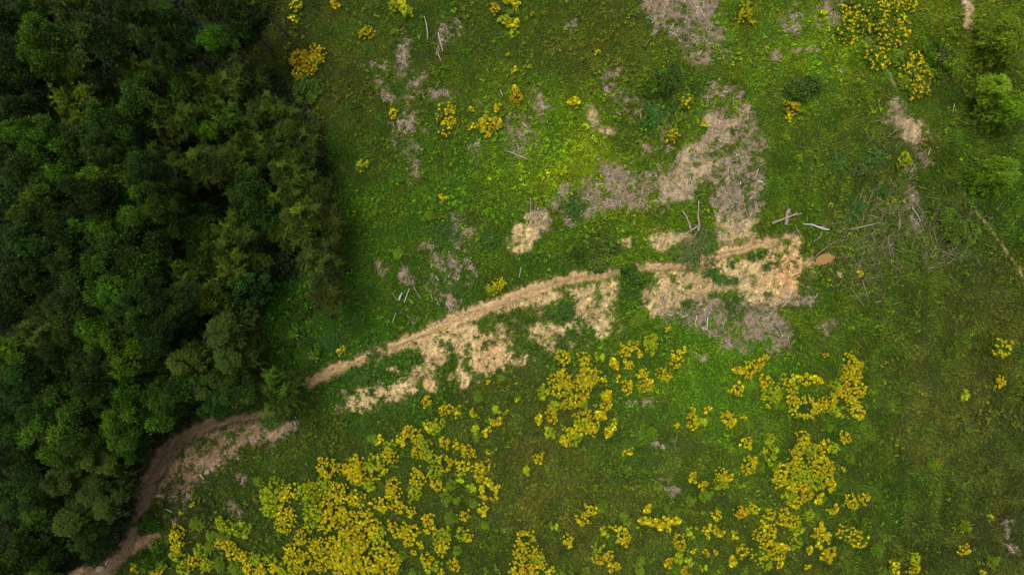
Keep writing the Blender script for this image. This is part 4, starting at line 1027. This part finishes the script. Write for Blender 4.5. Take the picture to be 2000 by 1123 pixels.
W('stick', 'thin whip crossing the top of the grey brash heap', 'stick', M_GREY, [([(1456, 582), (1464, 602), (1470, 612)], .025, .02, .3)])
W('stick', 'stick with pale cut end on the brash heap', 'stick', M_GREY, [([(1477, 615), (1493, 627)], .03, .05, .2)])
W('stick', 'short straight stick on the lower brash heap', 'stick', M_GREY, [([(1450, 662), (1437, 672)], .05, .035, .1)])
W('stick', 'bent thin stick in the middle of the brash heap', 'stick', M_GREY, [([(1448, 636), (1447, 643), (1441, 652)], .03, .03, .1)])
W('stick', 'stick at the right edge of the brash heap', 'stick', M_GREY, [([(1524, 639), (1531, 650)], .04, .03, .1)])
W('stick', 'fattest white split log of the group in the left meadow', 'stick', M_WHITE, [([(785, 571), (779, 587)], .05, .12, .2), ([(782, 574), (777, 586)], .04, .05, .2)])
W('stick', 'long white peeled pole right of the fattest split log in the left meadow', 'stick', M_WHITE, [([(799, 563), (789, 591)], .045, .06, .25)])
W('stick', 'grey leaning stick right of the white poles in the left meadow', 'stick', M_GREY, [([(808, 563), (821, 584)], .035, .06, .2)])
W('stick', 'straight pale stick above the white poles in the left meadow', 'stick', M_GREY, [([(782, 512), (792, 532), (801, 551)], .02, .045, .25)])
W('stick', 'thin stick left of the white poles in the left meadow', 'stick', M_GREY, [([(766, 572), (776, 587)], .03, .03, .2)])
for pts, lab in (([(844, 487), (840, 496)], 'short pale stick on the chip spot with brown earth'), ([(848, 537), (840, 547)], 'pale stick left of the grey chip patches'), ([(854, 563), (845, 576)], 'pale stick above the track-side chips'),
                 ([(871, 591), (878, 605)], 'white stick on the chips just above the track'), ([(853, 590), (857, 597)], 'tiny white stick left on the track-side chips'), ([(772, 612), (766, 630)], 'thin grass-coloured stem below the white poles'),
                 ([(855, 63), (860, 80), (865, 99)], 'long bleached stick in the upper left meadow'), ([(855, 103), (861, 118)], 'short stick below the long bleached one'), ([(828, 30), (833, 55), (835, 76)], 'dull thin stick left of the long bleached one'),
                 ([(977, 177), (982, 190)], 'short white stick left of the yellow clump in upper mid meadow'), ([(932, 195), (944, 210)], 'grey stick above the speckled clump in the upper meadow'),
                 ([(990, 296), (1010, 303), (1031, 313)], 'long white pole lying slantwise in mid meadow'), ([(1082, 95), (1079, 110)], 'thin pale stem near the top middle'), ([(1018, 522), (1014, 542)], 'white stick in grass above the track'),
                 ([(1268, 78), (1257, 95)], 'pale stick left below the top chip patch'), ([(1368, 18), (1376, 34)], 'bleached stick on the top chip patch'), ([(1374, 2), (1375, 18)], 'bleached stick at the very top on the chip patch'),
                 ([(1391, 18), (1394, 30)], 'thin stick at the right of the top chip patch'), ([(1536, 45), (1543, 62)], 'pale stick on the small chip spot at upper right'), ([(1743, 193), (1757, 192)], 'white stick below the speckled flower drift'),
                 ([(1867, 202), (1864, 220)], 'thin white stick in grass at the upper right'), ([(1779, 381), (1795, 374)], 'pale cut stick lying across the chip strip at right'), ([(1778, 421), (1788, 430), (1798, 440)], 'white twiggy branch at the end of the chip strip'),
                 ([(1783, 405), (1793, 419), (1801, 432)], 'pale branch sloping above the white twiggy one'), ([(1791, 395), (1804, 418)], 'thin pale stick right of the chip strip'), ([(1806, 413), (1804, 434)], 'upright thin stick at the lower chip strip'),
                 ([(572, 812), (577, 821)], 'upper white stick at the right end of the lower bank'), ([(569, 821), (575, 831)], 'lower white stick at the right end of the lower bank'), ([(506, 855), (515, 864)], 'short pale log on the lower bank'),
                 ([(272, 862), (288, 855), (303, 851)], 'pale bare branch at the forest edge above the track bend'), ([(321, 994), (335, 1001)], 'white stick in weeds right of the lower track'), ([(213, 1092), (207, 1101)], 'white stick beside the track at the bottom left'),
                 ([(278, 1109), (285, 1111)], 'small white chunk in the weeds at bottom left'), ([(1480, 330), (1474, 350)], 'white stick at the right edge of the big chip patch'), ([(1350, 335), (1346, 352), (1344, 365)], 'white stick in the middle of the big chip patch'),
                 ([(1392, 320), (1400, 335)], 'slanting stick on the big chip patch'), ([(1455, 412), (1462, 425)], 'pale stick on the narrow lower chip patch'), ([(1038, 180), (1035, 196)], 'thin stick beside the chip spot in upper mid meadow'),
                 ([(1385, 300), (1402, 292)], 'level stick across the upper big chip patch'), ([(1290, 40), (1296, 55)], 'thin stick at the left of the top chip patch')):
    white = any(w in lab for w in ('white', 'bleached'))
    W('stick', lab, 'stick', M_WHITE if white else M_GREY, [(pts, .035 if white else .028, .045 if white else .03, .16)])
for pts, lab in (([(1812, 445), (1839, 460), (1846, 472)], 'brown stick running down from the white twiggy branch'), ([(1845, 461), (1817, 481), (1806, 488)], 'greenish stick crossing the brown one at right'),
                 ([(1795, 520), (1829, 511), (1851, 504)], 'long reddish brown stick in grass left of the pale rut'), ([(1839, 490), (1863, 499), (1895, 507)], 'long grey stick with side twig left of the pale rut'),
                 ([(1735, 463), (1741, 505)], 'left dry stalk of the pair in the right meadow'), ([(1744, 484), (1746, 506)], 'right dry stalk of the pair in the right meadow'),
                 ([(1685, 547), (1692, 570), (1699, 594)], 'long dry stalk below the dry brush at right'), ([(1664, 566), (1688, 600)], 'thin dry stalk left of the long one below the brush')):
    W('stick', lab, 'stick', M_BROWN if 'brown' in lab else M_GREY, [(pts, .03, .02, .28)])
W('pole', 'thin straight pale pole beside the dark red bundle', 'pole', M_WHITE, [([(1036, 387), (1036, 406), (1036, 426)], .022, .03, .35)])
# dry brush: uncountable thin stalks
r = np.random.default_rng(400)
bx, by = [], []
for cx, cy, sx, sy, n in ((1700, 470, 45, 35, 330), (1690, 540, 25, 25, 110), (1830, 450, 45, 35, 340), (1340, 495, 18, 16, 130), (1730, 400, 40, 30, 170), (1860, 500, 40, 20, 60), (1440, 590, 60, 20, 120), (1740, 250, 20, 30, 80)):
    bx.append(r.normal(cx, sx, n)); by.append(r.normal(cy, sy, n))
bx = np.concatenate(bx); by = np.concatenate(by); x = (bx - 1000) / PPM; y = (561.5 - by) / PPM; n = len(x)
th = r.normal(0.9, .7, n) + math.pi * (r.random(n) < .3); ln = r.uniform(.4, 1.5, n)
ax = np.stack([np.cos(th), np.sin(th), r.uniform(-.05, .25, n)], -1)
V, F = diamonds(np.stack([x, y, look(Z, x, y) + r.uniform(.1, .4, n)], -1), ax, np.tile([0, 0, 1.], (n, 1)), ln, r.uniform(.02, .04, n))
cb = (lin((122, 116, 82)) * K) * np.exp(r.normal(0, .35, n))[:, None]
tag(link('dry_brush', mesh_np('dry_brush', V, F, np.repeat(cb, 4, 0)), M_LITTER), 'thin dry stalks bent over in the weeds at the right', 'dry stalks', kind='stuff')

# hose on the track, rope, puddle, red bundle, stones
M_HOSE = plain_mat('faded_hose', lin((190, 160, 120)) * K, lin((214, 190, 150)) * K, (3, 3, 3), .5)
M_HOSEY = plain_mat('yellow_hose', lin((190, 164, 30)) * K, lin((214, 188, 50)) * K, (3, 3, 3), .5)
def run(pts, rad, lift=.02):
    q = []
    for px, py in pts:
        x, y = plan(px, py); q.append((x, y, zat(x, y) + rad + lift))
    return (q, [rad] * len(q))
root = empty('hose', (*plan(850, 650), zat(*plan(850, 650))))
tag(root, 'long faded hose with a yellow end lying along the dirt track', 'hose')
def child_tube(name, pts, rad, mat, seg=7):
    q, rad_ = run(pts, rad)
    o = np.array(root.location)
    c = link(name, tube_mesh(name, [([tuple(np.array(p) - o) for p in q], rad_)], seg), mat, root); return c
child_tube('faded_length', [(770, 677), (789, 668), (807, 661), (818, 656), (828, 652), (838, 650), (850, 649)], .05, M_HOSE)
child_tube('yellow_length', [(850.4, 649), (858, 647.5), (864, 645), (870, 642), (874.5, 638.5)], .055, M_HOSEY)
q = run([(903, 625), (890, 625), (880, 625), (871, 626), (867, 629), (863, 632)], .045)
o = link('rope', tube_mesh('rope', [q]), M_HOSE); tag(o, 'pale bent rope lying on the track above the hose', 'rope')
q = run([(1019, 579), (1003, 586), (985, 593), (968, 597), (953, 601), (940, 605)], .03)
o = link('rope', tube_mesh('rope', [q]), M_HOSE); tag(o, 'thin light rope stretched along the middle of the track', 'rope')

# puddle
mw = bpy.data.materials.new('muddy_water'); mw.use_nodes = True
pn = mw.node_tree.nodes['Principled BSDF']; nz = mw.node_tree.nodes.new('ShaderNodeTexNoise'); nz.inputs['Scale'].default_value = 1.5
cr = mw.node_tree.nodes.new('ShaderNodeValToRGB'); cr.color_ramp.elements[0].color = (*(lin((150, 112, 62)) * K), 1); cr.color_ramp.elements[1].color = (*(lin((176, 136, 80)) * K), 1)
mw.node_tree.links.new(nz.outputs['Fac'], cr.inputs['Fac']); mw.node_tree.links.new(cr.outputs['Color'], pn.inputs['Base Color'])
pn.inputs['Roughness'].default_value = 0.12; pn.inputs['Specular IOR Level'].default_value = 0.3
cx, cy = plan(*PUD); zc = zat(cx, cy) + .08
pv = [(0, 0, 0)]
for i in range(40):
    a = 2 * math.pi * i / 40
    k_ = .95 + .13 * math.sin(2 * a + .6) + .05 * math.sin(5 * a + 1) + .03 * math.sin(11 * a) + .07 * math.sin(3 * a + 2) + .04 * math.sin(7 * a)
    pv.append((0.80 * k_ * math.cos(a), 0.48 * k_ * math.sin(a) + .08 * math.cos(a), 0))
me = bpy.data.meshes.new('puddle'); me.from_pydata(pv, [], [(0, i + 1, (i + 1) % 40 + 1) for i in range(40)])
o = link('puddle', me, mw); o.location = (cx, cy, zc); tag(o, 'small oval puddle of brown muddy water', kind='structure')

# red bundle
import bmesh
def lump(name, sx, sy, sz, seed, mat, loc, rz=0, parent=None, sub=3, amp=.22):
    bm = bmesh.new(); bmesh.ops.create_icosphere(bm, subdivisions=sub, radius=1)
    rr = random.Random(seed); ph = [rr.uniform(0, 6) for _ in range(6)]
    for v in bm.verts:
        p = v.co; k_ = 1 + amp * (math.sin(3 * p.x + ph[0]) * math.cos(2.5 * p.y + ph[1]) + .6 * math.sin(5 * p.y + ph[2] + 3 * p.z) * math.cos(4 * p.x + ph[3]))
        v.co = Vector((p.x * sx * k_, p.y * sy * k_, max(p.z, -.35) * sz * k_))
    for f in bm.faces: f.smooth = True
    me = bpy.data.meshes.new(name); bm.to_mesh(me); bm.free()
    o = link(name, me, mat, parent); o.location = loc; o.rotation_euler = (0, 0, rz); return o
M_RED = plain_mat('dark_red_cloth', lin((84, 14, 26)) * K, lin((128, 24, 40)) * K, (9, 9, 9), .8)
M_PALE = plain_mat('pale_cloth', lin((190, 170, 165)) * K, lin((215, 200, 195)) * K, (9, 9, 9), .8)
bx_, by_ = plan(1045, 404); bz = zat(bx_, by_)
root = empty('cloth_bundle', (bx_, by_, bz)); tag(root, 'small dark red bundle lying on bare earth by a thin pole', 'bundle')
lump('wrap', .22, .15, .16, 3, M_RED, (0, 0, .08), .6, root)
lump('strap', .05, .19, .05, 5, M_PALE, (.03, -.02, .17), -.5, root)
lump('loose_end', .13, .07, .05, 8, M_PALE, (.22, -.16, .05), -.7, root)
M_STONE = plain_mat('stone', lin((128, 116, 100)) * K, lin((178, 166, 148)) * K, (4, 4, 4))
for px, py, s, lab in ((198, 1108, .38, 'pale flat rock beside the track at bottom left'), (493, 855, .2, 'rounded stone on the lower bank, left of the short pale log'), (403, 922, .26, 'pale stone at the foot of the lower bank'), (1356, 313, .22, 'small pale stone on the left of the big chip patch'), (1031, 397, .18, 'pale grey stone left of the thin pale pole')):
    x, y = plan(px, py); tag(lump('rock', s, s * .7, s * .5, int(px), M_STONE, (x, y, zat(x, y) + .05), px, None, 3, .14), lab, 'rock')

# reddish dead branch in the forest gap
tx, ty = plan(82, 857, 7.0); tz = zat(tx, ty)
dead = empty('dead_tree', (tx, ty, tz)); tag(dead, 'rust-brown dead treetop showing in a gap of the left forest', 'tree', 'trees of the forest and clearing edge')
link('trunk', tube_mesh('trunk', [([(0, 0, -.2), (.05, 0, 3.5), (0, .05, 7.0)], [.12, .08, .03])]), M_BARK, dead)
r = np.random.default_rng(88); dp, da = [], []
paths = []
for i in range(16):
    an = r.uniform(0, 6.28); L_ = r.uniform(.4, .95); z0 = 5.4 + 1.5 * r.random()
    paths.append(([(0, 0, z0), (math.cos(an) * L_ * .5, math.sin(an) * L_ * .5, z0 + .12), (math.cos(an) * L_, math.sin(an) * L_, z0)], [.03, .022, .01]))
    n = 60; q = r.random(n)
    dp.append(np.stack([math.cos(an) * L_ * q, math.sin(an) * L_ * q, np.full(n, z0)], -1) + r.normal(0, .05, (n, 3)))
    da.append(np.array([math.cos(an), math.sin(an), 0]) + r.normal(0, .7, (n, 3)))
link('limbs', tube_mesh('limbs', paths, 5), M_BROWN, dead)
dp = np.concatenate(dp); da = np.concatenate(da); da /= np.linalg.norm(da, axis=1, keepdims=True); n = len(dp)
V, F = diamonds(dp, da, np.array([0, 0, 1.]) + r.normal(0, .3, (n, 3)), r.uniform(.1, .2, n), r.uniform(.03, .06, n))
link('dead_foliage', mesh_np('dead_foliage', V, F, np.repeat(lin((130, 74, 34)) * K * np.exp(r.normal(0, .3, n))[:, None], 4, 0)), M_LEAF, dead)

# ------------------------------------------------------------------ light, sky, camera
EL, AZ = math.radians(72), math.radians(-40)      # azimuth clockwise from +Y
w = bpy.data.worlds.new('World'); S.world = w; w.use_nodes = True
nt = w.node_tree; bg = nt.nodes['Background']
sky = nt.nodes.new('ShaderNodeTexSky'); sky.sky_type = 'NISHITA'; sky.sun_disc = False
sky.sun_elevation = EL; sky.sun_rotation = AZ; sky.air_density = 1.0; sky.dust_density = 4.0; sky.ozone_density = 1.0
hs = nt.nodes.new('ShaderNodeHueSaturation'); hs.inputs['Saturation'].default_value = 0.08
nt.links.new(sky.outputs[0], hs.inputs['Color']); nt.links.new(hs.outputs[0], bg.inputs['Color']); bg.inputs['Strength'].default_value = 0.19
sd = bpy.data.lights.new('sun', 'SUN'); sd.energy = 2.4; sd.angle = math.radians(28); sd.color = (1.0, 0.95, 0.84)
so = bpy.data.objects.new('sun', sd); C.objects.link(so)
dirv = Vector((math.sin(AZ) * math.cos(EL), math.cos(AZ) * math.cos(EL), math.sin(EL)))
so.rotation_euler = (-dirv).to_track_quat('-Z', 'Y').to_euler(); so.location = dirv * 80

cam = bpy.data.cameras.new('camera'); co = bpy.data.objects.new('camera', cam); C.objects.link(co)
cam.sensor_width = 36.0; cam.lens = 36.0 * H / 80.0; cam.clip_end = 2000; cam.clip_start = 0.5
co.location = (0, 0, H); co.rotation_euler = (0, 0, 0)
S.camera = co
S.view_settings.view_transform = 'Standard'; S.view_settings.look = 'None'; S.view_settings.exposure = 0
S.cycles.max_bounces = 5
